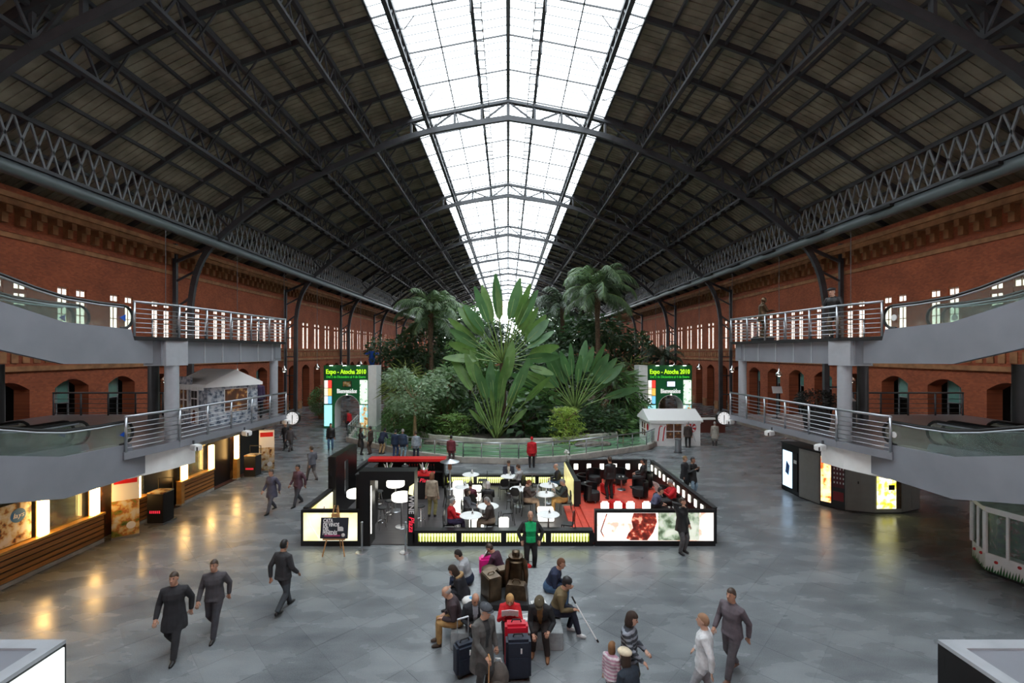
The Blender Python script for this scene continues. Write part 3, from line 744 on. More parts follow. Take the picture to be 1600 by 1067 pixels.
# ================================================================== GARDEN
CURB = [(-13.2,58),(-12.6,38),(-11.5,32.6),(-6.2,28.2),(-2.6,26.5),(.6,26.15),(3.6,26.9),(9.1,29.9),(12.2,34.0),(13.2,40),(13.6,58)]
M['water'] = mat('pond_water', (.13,.26,.15), .15, var=.2, scale=.8, bump=.05)
M['soil'] = mat('dark_soil', (.035,.03,.02), .9, var=.3)
M['wstone'] = mat('weathered_stone', (.50,.49,.44), .8, var=.25, scale=2)
M['rock'] = mat('pond_rock', (.16,.14,.12), .85, var=.4, scale=4, bump=.5)
tag(MB().prism(CURB, 'z', -.01, .14).build('pond_water', M['water'], smooth=False), 'green still pond water around the indoor garden', 'pond')
cb = thing('pond_curb', 'low grey stone curb bounding the pond and garden', 'curb')
def offs(pts, d):
    out = []
    for i, p in enumerate(pts):
        a = Vector(pts[max(i-1,0)]); b = Vector(pts[min(i+1,len(pts)-1)]); t = (b-a).normalized(); out.append((p[0]+t.y*d, p[1]-t.x*d))
    return out
OC = offs(CURB, .3)
for i in range(len(CURB)-1):
    MB().prism([CURB[i], CURB[i+1], OC[i+1], OC[i]], 'z', 0, .34).build('curb_stone', M['stone'], cb, smooth=False, bevel=.02)
MID = [((a[0]+b[0])/2, (a[1]+b[1])/2) for a, b in zip(CURB, OC)]
for i in range(1, len(MID)-2):
    lb = ['','left flank','left of the garden front','left front','centre left','centre','centre right','right front','right flank','right side',''][i+0]
    railing('pond_fence', 'low steel pond railing on the curb, %s section' % lb, [MID[i], MID[i+1]], .34, h=.85, pitch=1.15, nr=3, group='steel pond railing sections', glassy=(i < 2 or i > 6))
IN = [(-10.5,58),(-9.6,40),(-7.5,35),(-5.5,32.6),(-1.4,30.9),(3,31.3),(7.9,33.5),(9.3,38),(10,58)]
iw = thing('planter_wall', 'low pale stone wall edging the planted bed', 'wall')
OI = offs(IN, .3)
for i in range(len(IN)-1): MB().prism([IN[i], IN[i+1], OI[i+1], OI[i]], 'z', .05, .52).build('wall_block', M['wstone'], iw, smooth=False, bevel=.02)
tag(MB().prism(IN+[(10,140),(-10,140)], 'z', 0, .42).build('soil', M['soil'], smooth=False), 'dark planted soil of the indoor garden', 'soil')
for k, (x, y, r) in enumerate(((5.0,30.3,.42),(5.7,30.5,.5),(6.5,30.6,.4),(-4.4,30.8,.4),(-5.3,31.2,.5),(-3.8,30.5,.3))):
    b = MB().ell((0,0,0), r*1.3, r, r*.55, 9, 6); random.seed(k+40)
    b.v = [(x_*random.uniform(.85,1.15), y_*random.uniform(.85,1.15), z_) for x_, y_, z_ in b.v]
    tag(b.build('rock', M['rock'], loc=(x, y, .2), smooth=False), 'brown rock in the pond %s' % ('at the right','in the middle of the right group','at the far right of the group','left of the big plant','farthest left by the pale tree','small, nearest the left railing')[k], 'rock', 'rocks in the pond')

# ---- entrance portals
M['wlet'] = glow('added_glow_letters', (1,1,1), .45, (.85,.85,.85)); M['hgreen'] = mat('header_green', (.0,.09,.02), .5); M['lime'] = glow('lime_letters', (.5,.95,.02), .8, (.4,.7,.02)); M['gtext'] = glow('green_letters', (.05,.7,.05), .6, (.03,.4,.03))  # white welcome letters carry an added glow to brighten them
for k_, c_ in (('st00',(.95,.97,.95)),('st01',(.2,.6,.9)),('st10',(.95,.9,.7)),('st11',(.95,.55,.1)),('st20',(.9,.85,.8)),('st21',(.85,.06,.04))): M[k_] = glow('stained_'+k_, c_, .75)
M['stain'] = food('stained_glass', (.9,.9,.85), [(.8,.05,.03),(.9,.6,.1),(.9,.85,.7),(.1,.5,.8)], 1.6); M['lace'] = food('lace_glass', (.85,.95,.85), [(.1,.3,.12),(.7,.85,.7)], 5); M['figure'] = food('figure_glass', (.9,.9,.8), [(.25,.13,.04),(.7,.45,.2),(.3,.7,.8)], 1.5)
for k_ in ('stain','lace','figure'):
    b = M[k_].node_tree.nodes['Principled BSDF']; l = b.inputs['Base Color'].links[0].from_socket; M[k_].node_tree.links.new(l, b.inputs['Emission Color']); b.inputs['Emission Strength'].default_value = .75
for s in (-1, 1):
    sn = 'left' if s < 0 else 'right'
    # local x runs left to right over the green face, width 3.85
    x0 = -15.85 if s < 0 else 11.95
    p = thing('welcome_portal', 'green welcome portal with arched passage on the %s of the garden' % sn, 'portal', (x0, 38.5, 0))
    Wd = 3.85; H = 5.35; ac = Wd/2+.1; aw = 1.08; az = 1.75; dp = 1.3
    arc = [(ac+aw*math.cos(t), az+aw*math.sin(t)) for t in np.linspace(PI, 0, 13)]
    f = MB(); f.prism([(0,0),(ac-aw,0)]+[(ac-aw,az),(ac-aw,H-1.15),(0,H-1.15)], 'y', 0, dp)
    f.prism([(ac+aw,0),(Wd,0),(Wd,H-1.15),(ac+aw,H-1.15),(ac+aw,az)], 'y', 0, dp)
    for (a,za),(b,zb) in zip(arc, arc[1:]): f.prism([(a,za),(b,zb),(b,H-1.15),(a,H-1.15)], 'y', 0, dp)
    f.build('green_face', M['green'], p, smooth=False)
    t = MB(); r2 = [(ac+(aw-.03)*math.cos(t_), az+(aw-.03)*math.sin(t_)) for t_ in np.linspace(PI, 0, 13)]
    A = [(ac-aw,0)]+arc+[(ac+aw,0)]; B = [(ac-aw+.03,0)]+r2+[(ac+aw-.03,0)]
    for i in range(len(A)-1): t.prism([A[i],A[i+1],B[i+1],B[i]], 'y', -.01, dp+.01)
    t.build('arch_lining', M['white'], p, smooth=False)
    MB().box(0, Wd, -.02, dp, H-1.15, H).build('header', M['hgreen'], p, smooth=False)
    if s < 0: MB().box(Wd, Wd+.72, -.1, dp, 0, H).build('white_pillar', M['white'], p, smooth=False)
    else: MB().box(-.75, 0, -.1, dp, 0, H).build('white_pillar', M['white'], p, smooth=False)
    sp_ = MB().box(.04,.74,-.03,-.01,2.03,H-1.23).build('stained_panel', M['blackm'], p)
    for r_ in range(3):
        for c_ in range(2): MB().box(.07+.33*c_,.07+.33*c_+.3,-.05,-.03,2.07+.68*r_,2.07+.68*r_+.64).build('pane', M['st%d%d' % (r_, c_)], sp_)
    MB().box(.06,.72,-.05,-.01,.15,1.95).build('figure_panel', M['scr1b'] if 'scr1b' in M else M['lace'], p)
    MB().box(Wd-.74,Wd-.08,-.05,-.01,2.05,H-1.25).build('lace_panel', M['lace'], p); MB().box(Wd-.74,Wd-.08,-.05,-.01,.15,1.95).build('figure_panel', M['figure'], p)
    sc = MB().box(ac-.38,ac+.38,-.08,-.01,3.5,4.02).build('screen', M['black'], p); MB().box(ac-.33,ac+.33,-.09,-.08,3.55,3.97).build('screen_picture', M['scr1'] if s > 0 else M['food'], sc)
    text('Expo - Atocha 2010', 'title_lettering', M['lime'], p, (Wd/2,-.04,H-.72), .56, depth=.02, sx=.76, bold=.008)
    text('Del 2 de Diciembre al 4 de Enero', 'date_lettering', M['gtext'], p, (Wd/2,-.04,H-1.08), .3, depth=.02, sx=.82)
    text('Bienvenidos', 'welcome_lettering', M['wlet'], p, (ac-.03,-.03,2.98), .52, depth=.02, sx=.68, bold=.012)
    for k in range(3):
        l = MB().rbox((Wd*(.2+.3*k),-.35,H+.05), (.3,.16,.1), 0).bar((Wd*(.2+.3*k),-.3,H+.05),(Wd*(.2+.3*k),.2,H),.04).build('spotlight', M['iron'], p)
        MB().rbox((Wd*(.2+.3*k),-.33,H-.01), (.24,.12,.03), 0).build('lamp_glass', glow('spot_green', (.75,1,.75), 14), l)
    MB().ell((ac,-.1,az+aw+.02), .06,.06,.06, 8, 6).build('arch_lamp', M['lampc'], p)
# ---- canvas houses
def house(name, label, loc, rz, w, d, hw, hr, walls, style):
    h = thing(name, label, 'tent', loc, rz)
    MB().box(-w/2, w/2, -d/2, d/2, 0, hw).build('walls', walls, h, smooth=False)
    e = .14
    r = MB(); r.prism([(-d/2-e, hw-.08), (d/2+e, hw-.08), (d/2+e, hw+.04), (0, hw+hr), (-d/2-e, hw+.04)], 'x', -w/2-e, w/2+e); r.build('canvas_roof', M['canvas'], h, smooth=False)
    sc = MB()
    for i in range(12): sc.rbox((-w/2+w*(i+.5)/12, -d/2-e+.01, hw-.13), (w/14, .02, .12))
    sc.build('valance', M['canvas'], h, smooth=False)
    def win(x, y, sx, z0, z1, ax='y', parent=h):
        wb = MB(); fr = MB()
        if ax == 'y':
            o = MB().box(x-sx, x+sx, y-.02, y, z0, z1).build('window', M['warmwin'], h)
            for q in (-sx, 0, sx): fr.bar((x+q,y-.03,z0),(x+q,y-.03,z1),.05)
            for q in (z0,(z0+z1)/2,z1): fr.bar((x-sx,y-.03,q),(x+sx,y-.03,q),.05)
        else:
            o = MB().box(x-.02, x, y-sx, y+sx, z0, z1).build('window', M['warmwin'], h)
            for q in (-sx, 0, sx): fr.bar((x-.03,y+q,z0),(x-.03,y+q,z1),.05)
            for q in (z0,(z0+z1)/2,z1): fr.bar((x-.03,y-sx,q),(x-.03,y+sx,q),.05)
        fr.build('window_bars', M['white'], o, smooth=False)
    return h, win
M['canvas'] = mat('white_canvas', (.86,.87,.86), .7); M['warmwin'] = food('toy_window', (.10,.05,.03), [(.6,.35,.12),(.3,.12,.05),(.15,.06,.03)], 5)
M['frost'] = food('frosty_print', (.55,.57,.60), [(.06,.08,.11),(.16,.19,.24),(.3,.34,.4)], 7)
h, win = house('christmas_tent', 'white canvas Christmas tent printed with candy canes beside the right portal', (11.55, 32.2, 0), 0, 3.5, 2.4, 1.75, .68, M['white'], 0)
win(-.1, -1.2, .55, .5, 1.55); win(-1.75, .1, .5, .5, 1.5, 'x')
lp = MB()
lp.prism([(1.1+.36*math.cos(t), 1.28+.36*math.sin(t)) for t in np.linspace(0,2*PI,19)[:-1]], 'y', -1.23, -1.2); lo_ = lp.build('lollipop_print', M['red'], h)
for k in range(6):
    t = k*PI/3; MB().prism([(1.1,1.28),(1.1+.33*math.cos(t),1.28+.33*math.sin(t)),(1.1+.33*math.cos(t+.45),1.28+.33*math.sin(t+.45))], 'y', -1.24, -1.23).build('swirl', M['paper'], lo_)
MB().bar((1.2,-1.21,.95),(1.4,-1.21,.3),.06,.02).build('lollipop_stick', M['steel'], h)
for x in (-1.2, -.85): MB().tube([(x,-1.21,.35),(x+.12,-1.21,1.25),(x+.2,-1.21,1.4),(x+.3,-1.21,1.35)], .035, 5).build('candy_cane_print', M['red'], h)
MB().ell((-1.77,-.75,1.25), .02,.22,.25, 8, 6).build('heart_print', M['red'], h)
h, win = house('gingerbread_tent', 'grey frosted gingerbread house tent on the lower left gallery', (-12.1, 18.75, 3.6), -.5, 2.1, 2.0, 1.6, .6, M['frost'], 1)
win(-.62, -1.0, .3, .55, 1.4); win(1.05+.02, .1, .45, .5, 1.4, 'x')
MB().box(-.1,.42,-1.03,-1.0,.05,1.45).build('door', M['white'], h)
for q in ((-.04,.14),(.18,.36)):
    for z in (.75,1.08): MB().box(q[0],q[1],-1.04,-1.03,z,z+.28).build('door_pane', M['dark'], h)
gb_ = MB(); gb_.ell((.16,-1.04,.52), .09,.02,.09).ell((.16,-1.04,.33), .11,.02,.13); gb_.bar((-.02,-1.04,.38),(.34,-1.04,.38),.07,.03).bar((.13,-1.04,.25),(.06,-1.04,.1),.08,.03).bar((.2,-1.04,.25),(.27,-1.04,.1),.08,.03); gb_.build('gingerbread_man_print', mat('ginger', (.16,.05,.02), .7), h)
MB().box(-.75,.25,-1.2,-1.14,1.62,1.92).build('sign_board', M['frost'], h)
# bin by the tent
b = thing('waste_bin', 'slim steel waste bin in front of the white tent', 'bin', (11.0, 29.0, 0)); MB().lathe([(.2,.03),(.2,.8),(.17,.82)], n=16).build('drum', M['steel'], b); MB().lathe([(.27,0),(.27,.03)], n=16).build('foot', M['blackm'], b); MB().lathe([(.21,.82),(.21,.9),(.1,.92)], n=16).build('lid', M['ironl'], b)
d = thing('information_desk', 'dark red desk behind the right station clock', 'desk', (16.3, 36.5, 0)); MB().box(-1.2,1.2,-.4,.4,0,1.05).build('body', mat('mahogany', (.10,.02,.012), .4), d); MB().box(-1.3,1.3,-.5,.5,1.05,1.1).build('top', M['paper'], d)

t = thing('signal_post', 'slim post with a bright blue head behind the left portal', 'post', (-13.7, 45, 0)); MB().tube([(0,0,.0),(0,0,5.2)], .1, 10).build('pole', M['steel'], t); MB().lathe([(.18,5.2),(.3,5.6),(.24,6.1),(.34,6.3),(.34,6.6)], n=12).build('blue_head', M['blue'], t); MB().bar((-.7,0,6.35),(.7,0,6.35),.2).build('cross_arm', M['blue'], t)
t = thing('information_lectern', 'black lectern with a slanted white panel on the lower right gallery', 'lectern', (13.3,17.6,3.6)); MB().box(-.25,.25,-.15,.15,0,1.0).build('body', M['black'], t); MB().rbox((0,-.02,1.08),(.46,.36,.03),0,0,.5).build('slanted_panel', M['paper'], t); MB().box(-.1,.1,-.16,-.15,.45,.75).build('leaflet', M['paper'], t)
t = thing('sign_stand', 'thin post with a small pale sign on the lower right gallery', 'sign', (11.75,19.6,3.6)); MB().tube([(0,0,.02),(0,0,1.1)], .025, 8).build('pole', M['iron'], t); MB().lathe([(.2,0),(.2,.02)], n=14).build('base', M['iron'], t); MB().rbox((0,-.03,1.25),(.42,.03,.3),0,0,-.3).build('panel', M['paper'], t)
# ================================================================== PLANTS
def leafm(name, c, c2, tr=.25):
    m = mat(name, c, .45, col2=c2, scale=1.5, world=True); b = m.node_tree.nodes['Principled BSDF']
    nt = m.node_tree; t = nt.nodes.new('ShaderNodeBsdfTranslucent'); t.inputs[0].default_value = (c2[0]*1.3, c2[1]*1.5, c2[2], 1)
    x = nt.nodes.new('ShaderNodeMixShader'); x.inputs[0].default_value = tr; o = nt.nodes['Material Output']
    nt.links.new(b.outputs[0], x.inputs[1]); nt.links.new(t.outputs[0], x.inputs[2]); nt.links.new(x.outputs[0], o.inputs[0])
    return m
M['rav'] = leafm('ravenala_leaf', (0.080,0.160,0.048), (0.165,0.290,0.085)); M['rav2'] = leafm('ravenala_dark', (0.052,0.131,0.052), (0.105,0.228,0.088)); M['stalk'] = mat('leaf_stalk', (.16,.26,.07), .5, var=.2)
M['bark'] = mat('palm_bark', (.10,.065,.04), .9, var=.4, scale=6, bump=.5); M['barkl'] = mat('pale_bark', (.30,.21,.12), .8, var=.2)
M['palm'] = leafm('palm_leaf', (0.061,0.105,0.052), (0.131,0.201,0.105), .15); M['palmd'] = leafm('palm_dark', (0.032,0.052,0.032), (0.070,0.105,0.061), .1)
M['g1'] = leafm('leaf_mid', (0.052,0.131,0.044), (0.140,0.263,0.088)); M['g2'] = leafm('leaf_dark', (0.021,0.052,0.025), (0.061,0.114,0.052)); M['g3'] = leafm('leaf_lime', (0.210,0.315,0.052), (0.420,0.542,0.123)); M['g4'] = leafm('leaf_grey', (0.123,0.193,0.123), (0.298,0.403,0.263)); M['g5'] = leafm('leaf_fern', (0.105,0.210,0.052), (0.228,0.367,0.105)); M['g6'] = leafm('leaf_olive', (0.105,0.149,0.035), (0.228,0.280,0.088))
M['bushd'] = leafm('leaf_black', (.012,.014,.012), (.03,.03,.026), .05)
def paddle(pl, bl, w, bend, twist, mt):
    # leaf growing along +z: petiole of length pl, then a paddle blade of length bl; blade faces -y, bends towards +x
    b = MB(); n = 9; P_ = []
    tot = pl+bl
    def spine(s): t = s/tot; return Vector((bend*t*t*tot*.35, -.08*tot*t*t*bend, s*(1-.12*bend*bend*t*t)))
    b.tube([spine(pl*i/4) for i in range(5)]+[spine(pl+bl*.5)], [.07,.06,.05,.045,.04,.02], 6, 1)
    base = len(b.v); ct, s_ = math.cos(twist), math.sin(twist)
    for i in range(n+1):
        t = i/n; p = spine(pl+bl*t); ww = w*(math.sin(PI*min(1, t*.93+.06))**.55)*(1-.15*t)/2 if 0 < i < n else w*.1
        for u in (-1, -.5, 0, .5, 1):
            rip = .03*math.sin(i*2.2+u*3)*abs(u)
            b.v.append(tuple(p+Vector((u*ww*ct, u*ww*s_-(.16*abs(u))*ww+rip, 0))))
    for i in range(n):
        for j in range(4): b.f.append((base+i*5+j, base+i*5+j+1, base+i*5+j+6, base+i*5+j+5)); b.m.append(0)
    return b.mesh('leaf', [mt, M['stalk']], True)
def ravenala(label, loc, leaves, mt, trunk=0, seed=1):
    r = thing('travellers_palm', label, 'plant', loc, 0); random.seed(seed)
    if trunk: MB().tube([(0,0,0),(.05,0,trunk*.5),(0,0,trunk)], [.22,.2,.24], 10).build('trunk', M['bark'], r)
    for i, (ang, pl, bl, w) in enumerate(leaves):
        me = paddle(pl, bl, w, random.uniform(-.15,.35)*(1 if ang > 0 else -1), random.uniform(-.7,.7), mt if random.random() < .7 else M['rav2'])
        o = link('leaf', me, r, (math.sin(math.radians(ang))*.15, random.uniform(-.3,.3), trunk-.1)); o.rotation_euler = (random.uniform(-.16,.12), math.radians(ang), random.uniform(-.12,.12))
    return r
RL = []; random.seed(11)
for i, a in enumerate((-78,-66,-56,-47,-40,-33,-26,-19,-13,-6,-1,4,9,15,21,27,34,42,50,58,68,80)):
    k = 1-abs(a)/150; RL.append((a+random.uniform(-2,2), random.uniform(3.1,3.7)*k, random.uniform(2.6,3.2)*(.65+.35*k), random.uniform(.7,.95)))
RL += [(115,1.6,2.6,.8), (97,1.9,1.8,.7)]
ravenala('tallest travellers palm with a huge fan of paddle leaves', (-.4, 33.2, .4), RL, M['rav'], 5.4, 2)
random.seed(5)
ravenala('young travellers palm in front, stalks rising from the stone edge', (-.85, 31.9, .42), [(a+random.uniform(-2,2), random.uniform(2.4,4.4), random.uniform(2.2,3.1), random.uniform(.55,.85)) for a in (-24,-19,-14,-10,-6,-2,1,4,7,11,15,20,26,33)]+[(-38,1.2,1.6,.4),(40,1.3,1.7,.5),(-30,1.6,1.5,.35),(8,2,1.8,.4),(-4,1.8,1.8,.4)], M['rav'], 0, 6)
ravenala('travellers palm to the right with a narrower upright fan', (5.3, 35.5, .4), [(a+random.uniform(-2,2), random.uniform(2.0,3.2), random.uniform(2.1,2.8), random.uniform(.6,.85)) for a in (-60,-50,-42,-34,-27,-20,-14,-8,-3,3,8,14,20,27,34,42,52,64)], M['rav2'], 1.7, 9)
# feather palms
def frond(L, up, droop, mt, nl=40, lw=.042, ll=.95):
    b = MB(); pts = []
    for i in range(13):
        t = i/12; e = up-droop*t*t; 
        if i == 0: p = Vector((0,0,0))
        else: p = pts[-1]+Vector((math.cos(e), 0, math.sin(e)))*L/12
        pts.append(p)
    b.tube(pts, [.05*(1-.8*i/12) for i in range(13)], 4, 1)
    for k in range(nl):
        t = .12+.87*k/nl; x = t*12; i = min(11, int(x)); p = pts[i].lerp(pts[i+1], x-i); d = (pts[i+1]-pts[i]).normalized()
        l = ll*(math.sin(PI*min(1, t*.85+.12))**.6)
        for s in (-1, 1):
            tip = p+Vector((0,s*l*.75,0))+d*l*.5+Vector((0,0,-l*random.uniform(.35,.85)))
            m_ = (p+tip)/2+Vector((0,0,l*.1)); b.add([p-d*lw, p+d*lw, m_+d*lw*.9, m_-d*lw*.9, tip], [(0,1,2,3),(3,2,4)], 0)
    return b.mesh('frond', [mt, M['stalk'] if mt is M['palm'] else mt], False)
random.seed(21)
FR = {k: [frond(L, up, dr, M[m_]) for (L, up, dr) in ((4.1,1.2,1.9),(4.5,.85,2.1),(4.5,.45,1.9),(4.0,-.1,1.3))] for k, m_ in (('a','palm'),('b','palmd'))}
def palm(label, x, y, zc, sc, kind, n=34, seed=0):
    r = thing('feather_palm', label, 'palm tree', (x, y, .4)); random.seed(seed); h = zc-.4
    MB().tube([(0,0,0),(.08,0,h*.4),(-.05,0,h*.75),(0,0,h)], [.3,.22,.22,.32], 10).build('trunk', M['bark'], r)
    for i in range(n):
        v = (0,0,1,1,1,2,2,2,3,3)[i % 10]; o = link('frond', FR[kind][v], r, (0,0,h-.12*v)); o.rotation_euler = (random.uniform(-.15,.15), random.uniform(-.12,.12), i*2.399+random.uniform(-.2,.2)); q = sc*random.uniform(.85,1.1); o.scale = (q,q,q)
palm('tall grey-green feather palm at the right of the garden', 8.4, 42, 12.4, 1.05, 'a', 40, 1)
palm('feather palm at the left of the garden', -7.4, 43, 10.2, .95, 'a', 34, 2)
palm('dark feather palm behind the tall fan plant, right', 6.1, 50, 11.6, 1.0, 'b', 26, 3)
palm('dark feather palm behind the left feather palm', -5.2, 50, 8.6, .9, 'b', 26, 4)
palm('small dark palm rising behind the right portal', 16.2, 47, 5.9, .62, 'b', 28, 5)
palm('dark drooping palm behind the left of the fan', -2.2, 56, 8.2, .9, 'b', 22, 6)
palm('low pale palm beside the right portal', 9.0, 39.5, 4.2, .62, 'a', 22, 7)
# bushes and small trees
def foliage(n, lw, ll, kind, seed):
    random.seed(seed); b = MB()
    for i in range(n):
        d = Vector((random.gauss(0,1), random.gauss(0,1), random.gauss(0,1))).normalized(); rr = random.uniform(.25,1)**.5
        if kind == 'clump':
            c = Vector((math.cos(i%17*2.4), math.sin(i%17*2.4), math.sin(i%17*1.3)))*.62; p = c+d*rr*.42
        elif kind == 'tier':
            z = (i%6)/6*1.7-.8; t = random.uniform(0,2*PI); R_ = (1.0-.42*z)*(.62+.38*math.sin(3*t+z*7)**2)*.85; q = random.uniform(.1,1)**.6; p = Vector((R_*q*math.cos(t), R_*q*math.sin(t), z-.2*q+random.uniform(-.06,.06)))
        else: p = d*rr
        g = Vector((d.x, d.y, d.z*.4-.35)).normalized()+Vector((random.uniform(-.5,.5),)*3); g.normalize(); a = g.cross(Vector((random.random()-.5, random.random()-.5, random.random()-.3))).normalized()
        l = ll*random.uniform(.6,1.3); w = lw*random.uniform(.7,1.3); m_ = p+g*l*.5
        b.add([p, m_+a*w, p+g*l, m_-a*w], [(0,1,2,3)])
    return b
FT = {'round': foliage(2600,.035,.14,'round',1), 'clump': foliage(3200,.032,.13,'clump',2), 'tier': foliage(2600,.02,.17,'tier',3), 'big': foliage(420,.10,.34,'round',4), 'strap': foliage(700,.025,.55,'round',5)}
FM = {}
def shrub(name, label, px, py, D, wpx, hpx, kind, mt, cat='shrub', trunk=True):
    x = (px-794)*D/700; z = CAMH-(py-550)*D/700; rx = wpx*D/1400; rz = hpx*D/1400
    r = thing(name, label, cat, (x, D, .4)); key = (kind, mt)
    if key not in FM: FM[key] = FT[kind].mesh('foliage', M[mt], False)
    o = link('foliage', FM[key], r, (0,0,z-.4), random.uniform(0,6)); o.scale = (rx, rx, rz); o['kind'] = 'stuff'
    s = MB(); random.seed(px)
    if z-.4 > .2: s.tube([(0,0,0),(random.uniform(-.1,.1),0,(z-.4)*.6),(0,0,z-.4)], [.09,.06,.04] if cat == 'shrub' else [.13,.1,.06], 7)
    for k in range(6):
        t = k*1.05; s.tube([(0,0,(z-.4)*.8),(rx*.35*math.cos(t),rx*.35*math.sin(t),z-.4+rz*.2),(rx*.7*math.cos(t),rx*.7*math.sin(t),z-.4+rz*.45)], [.04,.03,.015], 5)
    s.build('stem', M['barkl'] if mt in ('g3','g4') else M['bark'], r)
SH = [('pale_tree','pale grey-green spreading tree on a thin trunk at the pond left',648,612,31.5,95,75,'clump','g4','tree'),
 ('feathery_tree','lime green feathery tree at the pond edge right of centre',884,655,32.2,72,66,'tier','g3','tree'),
 ('feathery_shrub','bright feathery shrub left of the young fan plant',712,664,33.5,92,62,'tier','g5','shrub'),
 ('leafy_shrub','mid green shrub at the far left of the bed',622,655,37,50,64,'round','g1','shrub'),
 ('strap_shrub','strappy fan-leaved plant at the left of the bed',636,612,38,64,90,'strap','g6','shrub'),
 ('leafy_tree','mid green tree behind the feathery shrub',690,622,37,100,95,'clump','g1','tree'),
 ('leafy_shrub','dark shrub just left of the young fan plant',748,650,34.5,70,70,'round','g2','shrub'),
 ('broad_leaf_plant','broad dark leaves low behind the white wall, centre',818,658,34.2,110,62,'big','g2','plant'),
 ('broad_leaf_plant','broad green leaves right of the young fan plant',838,640,36,80,80,'big','g1','plant'),
 ('leafy_shrub','dark rounded shrub below the right fan plant',935,662,35,90,66,'round','g2','shrub'),
 ('strap_shrub','long-leaved plant right of the right fan plant',958,618,38,90,96,'strap','g1','shrub'),
 ('leafy_shrub','dark shrub by the right white pillar',985,645,39,70,80,'round','g2','shrub'),
 ('strap_shrub','light strappy palm-like plant beside the right portal pillar',985,596,42,80,70,'strap','g6','shrub'),
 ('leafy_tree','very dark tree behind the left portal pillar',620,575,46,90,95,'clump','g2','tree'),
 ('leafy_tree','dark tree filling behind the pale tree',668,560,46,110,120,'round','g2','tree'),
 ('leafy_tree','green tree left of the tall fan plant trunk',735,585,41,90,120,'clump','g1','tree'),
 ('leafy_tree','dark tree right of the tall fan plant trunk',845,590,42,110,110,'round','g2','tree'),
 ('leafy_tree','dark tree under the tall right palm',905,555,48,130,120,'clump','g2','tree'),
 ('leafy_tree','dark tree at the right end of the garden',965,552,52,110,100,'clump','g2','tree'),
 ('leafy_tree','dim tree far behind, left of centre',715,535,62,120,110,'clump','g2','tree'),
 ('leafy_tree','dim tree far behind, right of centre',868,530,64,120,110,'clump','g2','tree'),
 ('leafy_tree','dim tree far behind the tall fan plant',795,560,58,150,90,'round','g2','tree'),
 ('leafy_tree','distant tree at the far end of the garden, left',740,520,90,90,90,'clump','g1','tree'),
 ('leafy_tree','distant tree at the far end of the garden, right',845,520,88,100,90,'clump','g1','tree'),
 ('strap_shrub','grassy clump at the foot of the left pale tree',660,668,34,60,56,'strap','g1','shrub'),
 ('strap_shrub','grassy clump between the fan plants',868,605,39,80,90,'strap','g2','shrub'),
 ('broad_leaf_plant','big pale leaves left of the young fan plant',700,600,36,60,60,'big','g4','plant'),
 ('broad_leaf_plant','big leaves low at the right of the white wall',965,668,35,60,46,'big','g1','plant'),
 ('leafy_shrub','low dark filler shrub at the left end of the white wall',668,672,34.5,70,46,'round','g1','shrub'),
 ('leafy_shrub','low green shrub against the white wall right of the young fan plant',852,676,33.2,64,34,'round','g1','shrub')]
for a in SH: shrub(*a)
pb = thing('potted_shrub', 'round green shrub standing left of the left portal', 'shrub', (-18.2, 44, 0)); o = link('foliage', FM[('round','g1')], pb, (0,0,1.7)); o.scale = (1.3,1.3,1.5); o['kind'] = 'stuff'; MB().lathe([(.4,0),(.5,.5),(.45,.5)], n=14).build('pot', M['terra'], pb); MB().tube([(0,0,.4),(0,0,1.6)], .06, 6).build('stem', M['bark'], pb)
t = thing('dark_bush', 'shaggy blackish bush in a dark barrel on the lower right gallery', 'shrub', (11.7,17.0,3.6)); o = link('foliage', FT['round'].mesh('foliage', M['bushd'], False), t, (0,0,1.05)); o.scale = (.75,.6,.45); o['kind'] = 'stuff'; MB().lathe([(.4,0),(.46,.4),(.4,.8),(.36,.8)], n=16).build('barrel', M['blackm'], t); MB().tube([(0,0,.7),(0,0,1.1)], .05, 6).build('stem', M['bark'], t)
# blue kiosk cap and small pond plant
pp = thing('pond_plant', 'small reddish plant on a thin stalk in the pond, right', 'plant', (8.0, 31.2, .1)); MB().tube([(0,0,0),(.02,0,.7)], .03, 6).build('stem', M['barkl'], pp)
for k in range(8):
    o = link('leaf', paddle(.1,.45,.12,.5,.3,M['g6']), pp, (0,0,.65)); o.rotation_euler = (random.uniform(-.3,.3), .7, k*.785)
# ================================================================== WINE KIOSK
M['lit'] = glow('lit_white', (1,.97,.86), 2.0); M['lity'] = glow('lit_yellow', (1,.93,.45), 1.1); M['lime2'] = glow('bottle_lime', (.42,.5,.02), .5, (.3,.35,.02)); M['limew'] = glow('bottle_white', (1,1,.5), 1.0)
def litprint(name, base, cols, sc, es, dist=0):
    m = food(name, base, cols, sc); b = m.node_tree.nodes['Principled BSDF']; l = b.inputs['Base Color'].links[0].from_socket; m.node_tree.links.new(l, b.inputs['Emission Color']); b.inputs['Emission Strength'].default_value = es; return m
M['swirl'] = litprint('wine_swirl', (.95,.95,.72), [(.9,.72,.25),(.95,.85,.45)], 1.3, .9); M['cloud'] = litprint('vine_print', (.85,.9,.75), [(.10,.15,.08),(.25,.34,.22),(.5,.58,.45)], 2.6, .55); M['wine'] = litprint('red_wine_print', (.10,.015,.01), [(.9,.45,.3),(.6,.08,.04),(.25,.03,.02)], 5, .5); M['splash'] = litprint('splash_print', (1,.95,.88), [(.85,.45,.35),(.95,.8,.7)], 2.2, 1.0)
tag(MB().box(-6.75, 2.7, 15.1, 21.9, 0, .025).build('kiosk_deck', M['planks'], smooth=False), 'dark plank floor of the wine bar', 'deck')
lf = thing('lounge_floor', 'raised red lounge floor with two steps at its left side', 'platform', (2.3, 15.2, 0))
